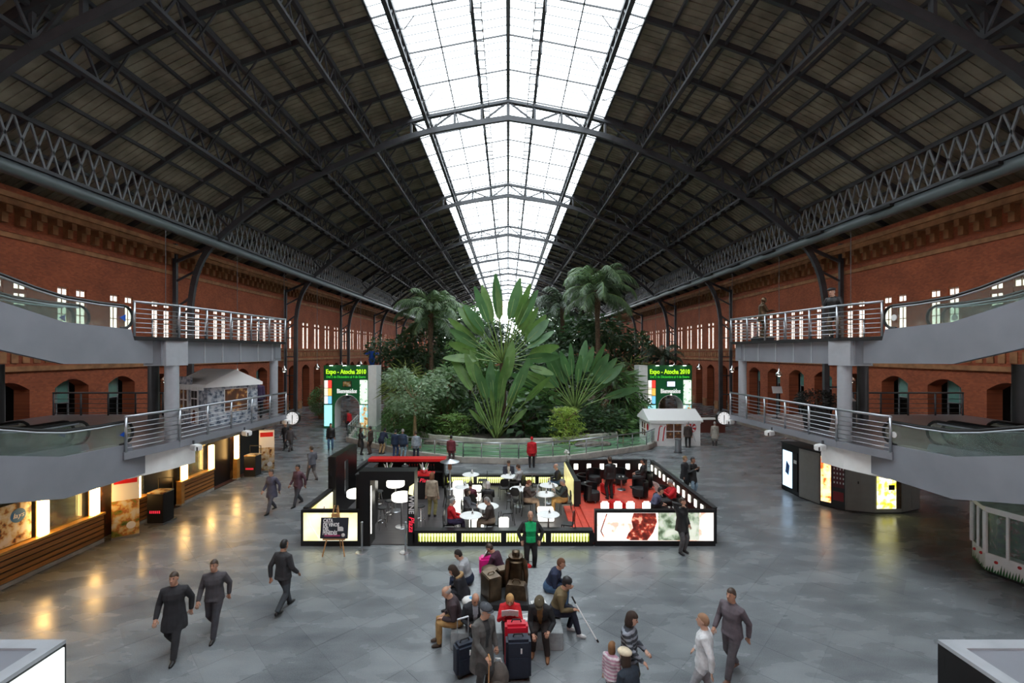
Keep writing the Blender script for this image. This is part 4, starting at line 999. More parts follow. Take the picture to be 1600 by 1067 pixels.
MB().box(.6, 4.4, 0, 6.7, 0, .3).build('platform', M['redm'], lf, smooth=False); MB().box(.4, .6, 0, 3.4, 0, .2).build('step', M['redm'], lf, smooth=False); MB().box(.0, .4, 0.35, 3.4, .026, .12).build('step', M['redm'], lf, smooth=False)
# front light boxes
def lightbox(label, x0, x1, y, prints):
    t = thing('light_box_wall', label, 'light box', (x0, y, 0)); w = x1-x0
    MB().box(0, w, 0, .18, 0, .17).box(0, w, 0, .18, 1.12, 1.2).box(0, .07, 0, .18, .17, 1.12).box(w-.05, w, 0, .18, .17, 1.12).box(0, w, .12, .18, .17, 1.12).build('frame', M['black'], t, smooth=False)
    MB().box(.07, w-.05, .03, .1, .17, 1.12).build('lit_panel', prints[0], t, smooth=False)
    return t
t = lightbox('backlit yellow swirl wall at the left front of the wine bar', -6.94, -5.0, 15.0, [M['swirl']])
MB().tube([(.2,.02,1.1),(.28,.02,.7),(.5,.02,.4),(.6,.02,.25)], .02, 4).build('swirl_line', M['lity'], t)
t = lightbox('backlit wall with red wine glass and vine picture at the right front', 2.91, 6.94, 15.0, [M['splash']])
g = MB(); g.prism([(1.05,.25),(1.2,.19),(1.75,.19),(1.95,.45),(2.08,.8),(2.04,1.1),(1.3,1.1),(1.22,.85),(1.28,.6),(1.12,.42)], 'y', .02, .03); g.build('wine_picture', M['wine'], t, smooth=False)
g = MB(); g.prism([(2.12,.19),(3.5,.19),(3.5,1.11),(2.12,1.11)], 'y', .02, .03); g.build('vine_picture', M['cloud'], t, smooth=False)
MB().tube([(.4,.02,1.08),(.3,.02,.8),(.2,.02,.5),(.3,.02,.3)], .02, 4).build('splash_line', M['wine'], t)
# side walls
t = thing('side_wall', 'low black wall along the left of the wine bar with glowing inner face', 'wall', (-6.94, 15.2, 0)); MB().box(0,.14,0,6.8,0,1.2).build('panel', M['black'], t, smooth=False); MB().box(.14,.17,.05,2.1,.2,1.1).build('lit_panel', M['swirl'], t, smooth=False); MB().box(-.02,.17,0,6.8,1.2,1.23).build('coping', M['blackm'], t, smooth=False)
bt = MB().lathe([(.045,0),(.045,.22),(.015,.32),(.015,.4)], n=8).mesh('printed_bottle', mat('bottle_red', (.25,.02,.03), .3), True)
for k in range(2): link('printed_bottle', bt, t, (.2, .7+.5*k, .45))
def winwall(label, loc, rz, L, n, h=1.2):
    t = thing('window_wall', label, 'wall', loc, rz); MB().box(0, L, 0, .14, 0, h).build('panel', M['black'], t, smooth=False); MB().box(0, L, -.02, .16, h, h+.03).build('coping', M['blackm'], t, smooth=False)
    w = MB().box(-.1,.1,-.02,0,-.14,.14).mesh('lit_window', M['lit'], False, .03)
    for k in range(n): link('lit_window', w, t, ((k+.5)*L/n, 0, h-.3))
winwall('black wall with a row of glowing square windows along the right of the lounge', (6.94,21.9,0), -PI/2, 6.7, 12)
winwall('black back wall of the lounge with six glowing windows', (3.0,21.92,0), 0, 3.8, 6)
t = thing('divider_wall', 'divider between cafe and lounge with a glowing yellow vineyard face', 'wall', (2.72, 18.35, 0)); MB().box(.03,.2,.1,3.5,0,1.2).build('panel', M['black'], t, smooth=False); MB().box(0,.03,.2,3.45,.1,1.14).build('lit_panel', litprint('vineyard_print', (.9,.8,.35), [(.4,.4,.1),(.75,.65,.3)], 2, .7), t, smooth=False); MB().box(-.02,.24,-.1,.1,0,1.25).build('end_post', M['blackm'], t, smooth=False)
for k, x in enumerate((3.4, 3.86, 4.3, 4.86)):
    t = thing('light_post', '%s of four black posts with glowing rounded heads behind the wine picture wall' % ('leftmost','second','third','rightmost')[k], 'lamp', (x, 15.75, .3), 0, 'glowing posts in the lounge'); MB().box(-.13,.13,-.06,.06,0,.62).build('post', M['black'], t); MB().box(-.14,.14,-.07,.07,.62,.95).build('glowing_head', M['lit'], t, bevel=.05)
# bottle walls
def bottlewall(label, x0, y, n, h=.52, pitch=1.5, kk=13):
    t = thing('bottle_wall', label, 'low wall', (x0, y, 0)); L_ = n*pitch
    MB().box(0,L_,.05,.3,0,h).box(0,L_,0,.05,0,.13).box(0,L_,0,.05,h-.09,h).build('frame', M['black'], t, smooth=False)
    bm_ = MB()
    for i in range(kk):
        x = -.64+1.28*(i+.5)/kk; bm_.lathe([(.026,.03),(.028,.17),(.012,.22),(.012,.3)], (x,0,0), 8, 0); bm_.lathe([(.04,0),(.04,.03),(.02,.045)], (x,0,0), 8, 1)
    bme = bm_.mesh('bottles', [M['lime2'], M['black']], True); pme = MB().box(-.66,.66,.03,.045,.12,h-.08).mesh('lit_backing', M['limew'], False); pil = MB().box(-.09,.09,0,.06,.12,h-.08).mesh('pillar', M['black'], False)
    for k in range(n):
        c = (k+.5)*pitch; o = link('bottle_row', bme, t, (c,.02,.12)); o['kind'] = 'stuff'; link('lit_backing', pme, t, (c,0,0))
        link('pillar', pil, t, (k*pitch if k else .05,0,0))
    link('pillar', pil, t, (L_-.05,0,0))
bottlewall('low black front wall with four lit rows of green bottles', -3.15, 15.0, 4)
bottlewall('low black back wall of the cafe with lit rows of green bottles', -3.1, 21.75, 4)
# entrance portal and tall frame
t = thing('entrance_portal', 'black square entrance frame of the wine bar with red and white lettering', 'portal', (-5.0, 15.0, 0))
MB().box(0,.38,0,.55,0,2.2).build('post', M['black'], t, smooth=False); MB().box(1.63,1.86,0,.55,0,2.2).build('post', M['black'], t, smooth=False); MB().box(0,1.86,0,.55,2.2,2.5).build('lintel', M['black'], t, smooth=False); MB().box(.38,.4,.05,.1,.4,2.0).build('lit_strip', M['lit'], t)
text('WINE', 'white_lettering', M['paper'], t, (1.68,-.01,1.7), .24, rot=(PI/2,PI/2,0), align='LEFT', bold=.006); text('Plaza', 'red_lettering', M['pinkneon'], t, (1.68,-.01,1.0), .26, rot=(PI/2,PI/2,0), align='LEFT', shear=.3)
MB().prism([(1.66,1.75),(1.82,1.7),(1.85,2.1),(1.7,2.0)], 'y', -.012, 0).build('emblem', M['lity'], t)
t = thing('tall_frame', 'tall black frame with a narrow lit slit on the left side of the wine bar', 'frame', (-6.95, 17.3, 0))
MB().box(0,.3,0,.95,0,2.45).box(0,.3,1.35,2.4,0,2.45).box(0,.3,.95,1.35,2.05,2.45).box(0,.3,.95,1.35,0,.7).build('frame', M['black'], t, smooth=False); MB().box(.1,.16,.95,1.35,.7,2.05).build('poster_slit', litprint('slit_print', (.8,.85,.85), [(.4,.2,.15),(.6,.6,.6)], 2, .6), t)
t = thing('partition', 'black partition left of the entrance frame', 'wall', (-5.3, 15.6, 0)); MB().box(0,.3,0,1.6,0,2.2).build('panel', M['black'], t, smooth=False); MB().box(-.02,.32,-.02,1.62,2.2,2.25).build('coping', M['blackm'], t, smooth=False)
# bar
t = thing('back_bar', 'black back bar shelf with a thick red top', 'shelf', (-6.6, 21.3, 0)); MB().box(0,3.55,.35,.5,0,1.3).box(0,.08,0,.5,0,1.3).box(3.47,3.55,0,.5,0,1.3).build('case', M['black'], t, smooth=False); MB().box(-.05,3.6,-.05,.55,1.3,1.42).build('red_top', M['red'], t, smooth=False); MB().box(.08,3.47,.05,.35,.75,.79).build('shelf', M['blackm'], t, smooth=False)
WB = MB().lathe([(.04,0),(.04,.2),(.015,.27),(.015,.33)], n=8).mesh('bottle', M['black'], True); WC = MB().lathe([(.017,.26),(.017,.335)], n=8).mesh('foil', M['red'], True)
for k in range(12):
    o = tag(link('wine_bottle', WB, None, (-5.0+.13*k, 21.5, .792)), 'dark wine bottle on the back bar shelf, %s from the left' % (['first']+ORD[1:])[k], 'bottle', 'wine bottles on the back bar'); link('foil', WC, o)
t = thing('bar_counter', 'black bar counter with red top and white sign lettering', 'counter', (-5.75, 19.7, 0)); MB().box(0,2.4,0,.5,0,1.05).build('body', M['black'], t, smooth=False); MB().box(-.05,2.45,-.05,.55,1.05,1.12).build('red_top', M['red'], t, smooth=False)
text('WINE', 'white_lettering', M['paper'], t, (1.55,-.01,.8), .2, bold=.006); text('Plaza', 'red_lettering', M['pinkneon'], t, (2.08,-.01,.78), .24, shear=.3)
for k, x in enumerate((-5.35,-3.75)):
    t = thing('ice_bucket', 'clear bowl of upright bottles on the red counter, %s' % ('left','right')[k], 'bucket', (x, 19.95, 1.12)); MB().lathe([(.1,0),(.2,.18),(.19,.18),(.09,.02)], n=14).build('bowl', M['chrome'], t)
    for j in range(6): a = j*1.05; MB().tube([(.06*math.cos(a),.06*math.sin(a),.04),(.2*math.cos(a),.2*math.sin(a),.42)], [.03,.015], 6).build('bottle_neck', M['g4'] if j % 2 else M['paper'], t)
t = thing('coffee_grinder', 'dark round machine on the bar counter', 'machine', (-4.6,20.0,1.12)); MB().lathe([(.09,0),(.09,.12),(.15,.18),(.16,.3),(.08,.36)], n=14).build('body', M['blackm'], t); MB().lathe([(.05,.36),(.05,.42)], n=10).build('cap', M['chrome'], t)
t = thing('tray', 'blue tray at the left end of the bar counter', 'tray', (-5.95,19.3,1.0)); MB().box(-.3,.15,-.2,.2,0,.03).build('plate', mat('tray_blue',(.02,.16,.45),.4), t); MB().box(-.32,.17,-.22,.22,.03,.04).build('rim', M['blackm'], t); MB().tube([(-.05,0,-1.0),(-.05,0,0)], .05, 8).build('stand', M['black'], t)
# furniture
def chair():
    c = thing('cafe_chair', '', 'chair', (0,0,0), 0, 'black cafe chairs'); m = M['black']
    MB().prism([(-.21,-.2),(.21,-.2),(.2,.2),(-.2,.2)], 'z', .43, .46).build('seat', m, c, bevel=.008)
    MB().prism([(-.18,.62),(-.2,.78),(-.12,.9),(.12,.9),(.2,.78),(.18,.62),(.1,.56),(-.1,.56)], 'y', .2, .225).build('backrest', m, c)
    for x in (-.19,.19):
        MB().tube([(x,-.18,.43),(x*1.1,-.21,0)], .014, 6).build('leg', m, c); MB().tube([(x*1.1,.27,0),(x,.2,.43),(x,.22,.8)], .014, 6).build('leg', m, c)
    return c
CH = chair()
def tbl():
    c = thing('round_table', '', 'table', (0,0,0), 0, 'round white cafe tables')
    MB().lathe([(.38,.72),(.4,.735),(.38,.75)], n=28).build('top', M['white'], c); MB().tube([(0,0,.03),(0,0,.72)], .03, 10).build('column', M['steel'], c); MB().lathe([(.22,0),(.2,.02),(.05,.035)], n=20).build('base', M['steel'], c)
    return c
TB = tbl()
TABS = [(-1.31,15.75,'front left table beside the woman in red'),(1.42,15.85,'front right table before the empty chair'),(-.75,16.7,'small table behind the grey-haired man'),(1.75,19.3,'table left of the divider'),(1.5,18.1,'table between the two readers'),(.46,18.8,'table left of the brown-coated reader'),(-1.75,21.0,'back left table by the bottle wall'),(0.05,20.7,'back centre table with papers'),(-1.9,19.1,'table among the white glowing cubes')]
MENU = MB().prism([(-.05,0),(.05,0),(0,.2)], 'x', -.05, .05)
MENUM = MENU.mesh('menu_card', M['paper'], False); MENUP = MB().rbox((-.0515,0,.07),(.004,.04,.06)).mesh('print', M['blackm'], False)
for k, (x, y, lb) in enumerate(TABS):
    lab = 'round white cafe table, '+lb
    if k == 0: TB.location = (x, y, .026); TB['label'] = lab
    else: copy_tree(TB, (x, y, .026), 0, lab)
    o = tag(link('menu_card', MENUM, None, (x+.05, y+.08, .777), random.uniform(1,2)), 'white folded menu card on the %s' % lb, 'menu card', 'menu cards on the tables'); link('print', MENUP, o)
CHS = [(-2.05,15.75,-90,'under the woman in red'),(-.55,15.75,90,'under the grey-haired man at the front'),(2.1,15.75,70,'empty at the front right table'),(-1.55,16.9,-90,'under the woman in grey'),(-.05,16.9,100,'right of the small table'),(-.8,17.75,0,'with a black coat'),(-1.5,17.8,10,'under the plaid jacket'),(.75,17.9,-80,'under the brown-coated reader'),(2.3,18.0,90,'under the man in tan trousers'),(.2,18.2,160,'left of the middle table'),(0,21.3,180,'at the back wall, under the man with papers'),(.5,20.4,60,'right of the back centre table'),(-.2,19.9,10,'before the back centre table'),(-1.2,21.1,90,'right of the back left table'),(-2.5,20.6,-60,'left of the back left table'),(2.3,20.4,90,'under the bald man'),(1.3,20.2,-90,'facing the bald man'),(-2.4,18.6,-70,'beside the patio heater'),(-1.2,19.4,120,'right of the glowing cubes'),(.95,19.6,-60,'left of the divider table')]
for k, (x, y, a, lb) in enumerate(CHS):
    # chair faces -y in its own frame
    rz = math.radians(a+180) if True else 0
    lab = 'black cafe chair '+lb
    if k == 0: CH.location = (x, y, .026); CH.rotation_euler = (0,0,rz); CH['label'] = lab
    else: copy_tree(CH, (x, y, .026), rz, lab)
for k, (x, y, s_, h_, lb) in enumerate(((-.15,15.75,.34,.62,'at the front between the tables'),(-1.15,16.3,.5,.45,'behind the front left table'),(1.45,17.3,.6,.42,'in front of the readers'),(-1.6,19.75,.8,.5,'large, near the back'),(-2.2,19.6,.42,.8,'tall, by the patio heater'),(-2.05,17.9,.34,.6,'yellowish, left of the plaid jacket'))):
    t = thing('light_cube', 'white glowing cube %s' % lb, 'lamp', (x, y, .026), 0, 'glowing cubes in the cafe'); MB().box(-s_/2,s_/2,-s_/2,s_/2,.03,h_).build('shade', M['lit'], t, bevel=.03); MB().box(-s_/2+.03,s_/2-.03,-s_/2+.03,s_/2-.03,0,.03).build('foot', M['blackm'], t)
for k, (x, y, lb) in enumerate(((-4.6,18.3,'in the middle of the bar'),(-3.95,16.6,'just inside the entrance'),(-5.75,17.0,'behind the left partition'))):
    t = thing('glowing_bar_table', 'high bar table with a glowing white drum top %s' % lb, 'table', (x, y, .026), 0, 'glowing bar tables'); MB().lathe([(.33,1.0),(.36,1.03),(.36,1.2),(.33,1.23)], n=24).build('drum', M['lit'], t); MB().tube([(0,0,.02),(0,0,.98)], .03, 8).build('column', M['steel'], t); MB().lathe([(.25,0),(.23,.02),(.04,.03)], n=18).build('base', M['steel'], t)
def stool():
    c = thing('bar_stool', '', 'stool', (0,0,0), 0, 'chrome wire bar stools'); MB().lathe([(.15,.74),(.17,.76),(.15,.79)], n=18).build('seat', M['blackm'], c)
    for k in range(4): a = k*PI/2+.4; MB().tube([(.06*math.cos(a),.06*math.sin(a),.74),(.2*math.cos(a),.2*math.sin(a),0)], .011, 6).build('leg', M['chrome'], c)
    MB().tube([(.15*math.cos(t),.15*math.sin(t),.28) for t in np.linspace(0,2*PI,17)], .01, 5).build('foot_ring', M['chrome'], c); return c
ST = stool()
for k, (x, y, lb) in enumerate(((-5.3,18.4,'left of the glowing bar table'),(-4.55,17.2,'in front of the glowing bar table'),(-3.75,17.5,'right of the glowing bar table'),(-3.25,16.6,'right of the entrance post'),(-4.6,16.4,'nearest the entrance'))):
    if k == 0: ST.location = (x, y, .026); ST['label'] = 'chrome bar stool '+lb
    else: copy_tree(ST, (x, y, .026), k, 'chrome bar stool '+lb)
t = thing('patio_heater', 'steel patio heater with a wide round reflector beside the cafe tables', 'heater', (-2.5,19.2,.026)); MB().lathe([(.22,0),(.2,.1),(.18,.62),(.05,.66)], n=18).build('base', M['steel'], t); MB().tube([(0,0,.6),(0,0,1.5)], .035, 10).build('pole', M['steel'], t); MB().lathe([(.08,1.45),(.09,1.7),(.05,1.75)], n=14).build('burner', mat('copper',(.35,.16,.10),.35,.8), t); MB().lathe([(.42,1.78),(.3,1.82),(.06,1.88),(.02,1.9)], n=28).build('reflector', M['steel'], t)
def armchair():
    c = thing('tub_armchair', '', 'armchair', (0,0,0), 0, 'black tub armchairs in the lounge'); s = MB(); o_ = [(.36*math.cos(t), .36*math.sin(t)) for t in np.linspace(PI*.0-.25, PI+.25, 15)]; i_ = [(.28*math.cos(t), .28*math.sin(t)) for t in np.linspace(PI+.25, -.25, 15)]
    s.prism(o_+i_, 'z', .1, .72); s.build('shell', M['black'], c); MB().lathe([(.3,.1),(.31,.36),(.29,.42)], n=20).build('seat_cushion', M['blackm'], c)
    for k in range(4): a = PI/4+k*PI/2; MB().tube([(.26*math.cos(a),.26*math.sin(a),.12),(.28*math.cos(a),.28*math.sin(a),0)], .02, 6).build('leg', M['steel'], c)
    return c
AC = armchair()
for k, (x, y, a, lb) in enumerate(((3.5,18.6,60,'beside the divider end post'),(5.6,19.1,-60,'in the middle right of the lounge'),(6.2,18.2,-90,'along the window wall, middle'),(6.25,17.1,-90,'under the man in the red sweater'),(4.0,20.9,10,'at the back wall, left'),(5.2,21.0,0,'at the back wall, middle'),(6.2,20.4,-70,'in the back right corner'),(3.4,20.0,80,'behind the divider'),(5.3,16.4,190,'near the wine picture wall'))):
    if k == 0: AC.location = (x, y, .3); AC.rotation_euler = (0,0,math.radians(a)); AC['label'] = 'black tub armchair '+lb
    else: copy_tree(AC, (x, y, .3), math.radians(a), 'black tub armchair '+lb)
for k, (x, y, lb) in enumerate(((4.2,17.3,'left, near the glowing posts'),(4.35,19.6,'behind the standing guest'),(5.0,15.95,'beside the rightmost glowing post'))):
    t = thing('pouf', 'red cube pouf %s' % lb, 'pouf', (x,y,.3), .3, 'red poufs in the lounge'); MB().box(-.24,.24,-.24,.24,.04,.44).build('cushion', M['red'], t, bevel=.04); MB().box(-.2,.2,-.2,.2,0,.04).build('foot', M['blackm'], t)
for k, (x, y, lb) in enumerate(((3.4,19.3,'by the divider'),(5.1,20.2,'at the back'),(5.9,16.2,'by the front corner'))):
    t = thing('lounge_table', 'low black round lounge table with white cups %s' % lb, 'table', (x,y,.3), 0, 'low lounge tables'); MB().lathe([(.3,.5),(.31,.52),(.3,.54)], n=20).build('top', M['black'], t); MB().tube([(0,0,.02),(0,0,.5)], .03, 8).build('column', M['steel'], t); MB().lathe([(.2,0),(.18,.02)], n=16).build('base', M['steel'], t)
    for j in range(2):
        c = tag(MB().lathe([(.025,0),(.045,.06),(.042,.06),(.02,.01)], n=10).build('coffee_cup', M['paper'], loc=(x-.08+.16*j,y,.842)), 'white coffee cup on the low table %s, %s' % (lb, ('left','right')[j]), 'cup', 'cups in the lounge')
t = thing('flower_vase', 'tall vase of white flowers at the corner of the divider', 'vase', (2.82,21.6,1.2)); MB().lathe([(.05,0),(.07,.1),(.04,.25),(.05,.3)], n=12).build('vase', M['glass'], t); 
for j in range(7): a = j*.9; MB().ell((.09*math.cos(a),.09*math.sin(a),.45+.05*(j%3)), .05,.05,.05, 8, 6).tube([(0,0,.1),(.09*math.cos(a),.09*math.sin(a),.45)], .006, 4).build('bloom', M['paper'], t)
# easel and rope posts
t = thing('easel', 'wooden easel standing before the yellow light wall', 'easel', (-5.55,14.35,0))
for x in (-.32,.32): MB().tube([(x*1.1,-.12,0),(x*.15,.12,1.55)], .022, 6).build('leg', M['woodl'], t)
MB().tube([(0,.5,0),(0,.15,1.45)], .02, 6).build('back_leg', M['woodl'], t); MB().box(-.35,.35,-.12,-.02,.52,.56).build('ledge', M['woodl'], t); MB().box(-.12,.12,.02,.09,1.2,1.3).build('top_brace', M['woodl'], t)
M['lampd'] = mat('white_ink', (.9,.9,.9), .6)
t = thing('notice_board', 'dark notice board about a wine tasting resting on the easel', 'notice board', (-5.55,14.28,.56)); MB().rbox((0,.03,.32),(.88,.025,.64),0,0,-.14).build('board', mat('board_slate',(.022,.028,.04),.5), t)
for k, w_ in enumerate(('CATA','DE VINOS','DEL','PENEDÉS')): text(w_, 'lettering', M['lampd'], t, (-.36,.03+(.5-.125*k-.32)*.141-.02,.5-.125*k), .16, rot=(PI/2-.14,0,0), align='LEFT', sx=.72, bold=.004)
MB().rbox((-.05,-.03,.1),(.5,.01,.05),0,0,-.14).build('pink_line', mat('board_pink',(.4,.05,.15),.5), t); MB().prism([(.12,.24),(.3,.24),(.3,.34),(.26,.38),(.12,.38)], 'y', -.02, -.01).build('glass_icon', M['paper'], t); MB().ell((.3,-.03,.12), .06,.01,.06).build('round_badge', M['paper'], t)
for k, (x, lb) in enumerate(((-4.75,'left'),(-3.33,'right'))):
    t = thing('rope_post', 'steel barrier post at the %s of the wine bar entrance' % lb, 'barrier post', (x,14.55,0), 0, 'steel barrier posts'); MB().lathe([(.2,0),(.19,.02),(.05,.04)], n=20).build('base', M['steel'], t); MB().tube([(0,0,.03),(0,0,.95)], .032, 12).build('tube', M['steel'], t); MB().lathe([(.04,.95),(.045,.98),(.02,1.0)], n=12).build('cap', M['steel'], t)
# ================================================================== BENCH, STATUE, LUGGAGE
M['gran'] = mat('granite_bench', (.30,.32,.33), .5, var=.15, scale=12)
t = thing('granite_bench', 'square grey granite bench around the bronze luggage', 'bench', (0,0,0))
MB().box(-1.25,1.2,9.75,10.6,0,.38).build('slab', M['gran'], t, bevel=.01, smooth=False); MB().box(-1.25,-.7,10.6,12.7,0,.38).build('slab', M['gran'], t, bevel=.01, smooth=False); MB().box(.5,1.2,10.6,12.7,0,.38).build('slab', M['gran'], t, bevel=.01, smooth=False); MB().box(-.7,.5,12.0,12.7,0,.38).build('slab', M['gran'], t, bevel=.01, smooth=False)
t = thing('luggage_statue', 'bronze statue of piled luggage with a coat and hat, on a dark plinth', 'statue', (0,0,0)); bz = M['gold']
MB().box(-.68,.48,10.62,11.98,0,.5).build('plinth', M['blackm'], t, smooth=False)
s = MB().rbox((-.42,11.0,.78),(.34,.5,.56),.5).build('suitcase', bz, t, bevel=.02); MB().tube([(-.5,10.95,1.06),(-.47,10.97,1.1),(-.37,11.03,1.1),(-.34,11.05,1.06)], .014, 6).build('handle', bz, s)
MB().lathe([(.19,0),(.19,.3),(.2,.31),(.2,.36),(.05,.39)], (-.48,11.45,.62), 20).build('hat_box', bz, t); MB().box(-.68,-.28,11.25,11.65,.5,.62).build('hat_box_stand', bz, t)
MB().rbox((-.05,11.6,.72),(.5,.3,.44),.4).build('trunk', bz, t, bevel=.02)
sb = MB(); sb.prism([(-.27,0),(.27,0),(.24,.3),(.2,.36),(-.2,.36),(-.24,.3)], 'y', -.12, .12); b_ = sb.build('satchel', bz, t, loc=(.2,10.95,.5), rz=-.2); MB().tube([(-.1,0,.36),(-.06,0,.44),(.06,0,.44),(.1,0,.36)], .015, 6).build('handle', bz, b_)
c = MB().lathe([(.3,.0),(.27,.3),(.24,.55),(.26,.62),(.14,.7),(.06,.74)], (.2,11.6,.5), 18, 0, 1, .75); c.build('draped_coat', bz, t); MB().lathe([(.2,0),(.19,.02),(.1,.03),(.1,.13),(.06,.15)], (.2,11.6,1.22), 18).build('hat', bz, t); MB().tube([(.0,11.5,1.15),(-.05,11.35,.8),(-.02,11.3,.6)], [.07,.06,.05], 8).tube([(.42,11.5,1.15),(.46,11.35,.85),(.44,11.3,.62)], [.07,.06,.05], 8).build('sleeves', bz, t)
def suitcase(label, loc, rz, m, w=.46, d=.28, h=.7, handle=.35):
    c = thing('suitcase', label, 'suitcase', loc, rz, 'suitcases by the bench'); MB().box(-w/2,w/2,-d/2,d/2,.04,h).build('body', m, c, bevel=.05); MB().box(-w/2+.05,w/2-.05,-d/2-.025,-d/2,.12,h*.62).build('front_pocket', m, c, bevel=.012)
    f = MB()
    for x in (-.12,.12): f.tube([(x,d/2-.05,h-.02),(x,d/2-.05,h+handle)], .012, 6)
    f.tube([(-.12,d/2-.05,h+handle),(.12,d/2-.05,h+handle)], .018, 6)
    if handle: f.build('pull_handle', M['steel'], c)
    MB().tube([(-.1,0,h),(-.08,0,h+.05),(.08,0,h+.05),(.1,0,h)], .015, 6).build('carry_handle', M['blackm'], c)
    wh = MB().tube([(-.02,0,0),(.02,0,0)], .04, 10).mesh('wheel', M['rubber'], True)
    for x in (-w/2+.06,w/2-.06):
        for y in (-d/2+.06,d/2-.06): link('wheel', wh, c, (x,y,.04))
    MB().rbox((.05,-d/2-.03,h*.78),(.03,.01,.1)).build('luggage_tag', M['paper'], c)
    return c
M['navy'] = mat('navy_nylon',(.012,.018,.035),.6,var=.2,scale=20); M['pink'] = mat('pink_shell',(.75,.02,.26),.35); M['redb'] = mat('red_nylon',(.55,.01,.03),.5)
suitcase('large navy suitcase standing in front of the woman in red', (.2,8.95,0), .06, M['navy'], .5, .3, .82, 0)
suitcase('red suitcase behind the large navy one', (.17,9.3,0), .05, M['redb'], .48, .26, .9, 0)
suitcase('navy trolley suitcase with raised handle left of the standing old man', (-.88,9.05,0), .5, M['navy'], .42, .28, .66, .42)
suitcase('bright pink hard suitcase on the far end of the bench', (-.55,12.35,.38), .15, M['pink'], .5, .3, .5, 0)
t = thing('backpack', 'brown-grey backpack standing beside the navy suitcase', 'backpack', (-.2,8.6,0)); bp = mat('taupe_cloth',(.10,.085,.075),.8,var=.3,scale=8); MB().ell((0,0,.27),.22,.17,.28,14,10).build('sack', bp, t, smooth=True); MB().ell((0,-.15,.18),.14,.07,.13,10,8).build('pocket', bp, t, smooth=True); MB().tube([(-.08,.05,.5),(-.04,0,.62),(.04,0,.62),(.08,.05,.5)],.015,6).build('loop', M['paper'], t)
t = thing('plastic_bag', 'white and blue plastic bag on the bench', 'bag', (-.95,10.9,.38)); MB().ell((0,0,.08),.18,.14,.1,10,7).build('sack', M['paper'], t, smooth=True); MB().ell((.05,-.03,.13),.08,.06,.06,8,6).build('blue_print', mat('bag_blue',(.1,.35,.6),.5), t)
for k, (x, y, lb) in enumerate(((.75,10.9,'beside the man in the black jacket'),(.5,10.35,'next to the woman in red'))):
    t = thing('newspaper', 'folded newspaper on the bench %s' % lb, 'newspaper', (x,y,.38), .2); MB().box(-.18,.18,-.13,.13,0,.012).build('folded_sheet', M['paper'], t); MB().box(-.15,.15,-.02,.1,.012,.014).build('print_block', mat('news_grey',(.4,.4,.4),.8), t)
t = thing('handbag', 'black handbag with a red scarf on the floor behind the bench', 'handbag', (.62,13.0,0)); MB().box(-.25,.25,-.14,.14,0,.26).build('body', M['black'], t, bevel=.05); MB().ell((-.05,0,.28),.12,.1,.08,8,6).build('red_scarf', M['red'], t, smooth=True); MB().tube([(-.15,0,.24),(-.1,0,.42),(.1,0,.42),(.15,0,.24)],.012,6).build('strap', M['black'], t)

# ================================================================== PEOPLE
SK = [mat('skin_%d' % i, c, .5, var=.08) for i, c in enumerate(((.50,.28,.19),(.44,.23,.15),(.55,.33,.24),(.30,.15,.09)))]
CM = {}
def cloth(c, r=.85):
    k = tuple(c)
    if k not in CM: CM[k] = mat('cloth_%d' % len(CM), c, r, var=.22, scale=9)
    return CM[k]
EYE = mat('eye_dark', (.02,.015,.012), .3); LIP = mat('lip', (.28,.09,.07), .5)
PEOPLE = []
def ik(a, b, l1, l2, pole):
    a, b, pole = Vector(a), Vector(b), Vector(pole); d = b-a; L_ = d.length
    if L_ > (l1+l2)*.999: b = a+d.normalized()*(l1+l2)*.999; d = b-a; L_ = d.length
    u = d.normalized(); x = (l1*l1-l2*l2+L_*L_)/(2*L_); h = math.sqrt(max(l1*l1-x*x, 0)); p = pole-u*pole.dot(u)
    p = p.normalized() if p.length > 1e-6 else Vector((0,1,0))
    return a+u*x+p*h, b
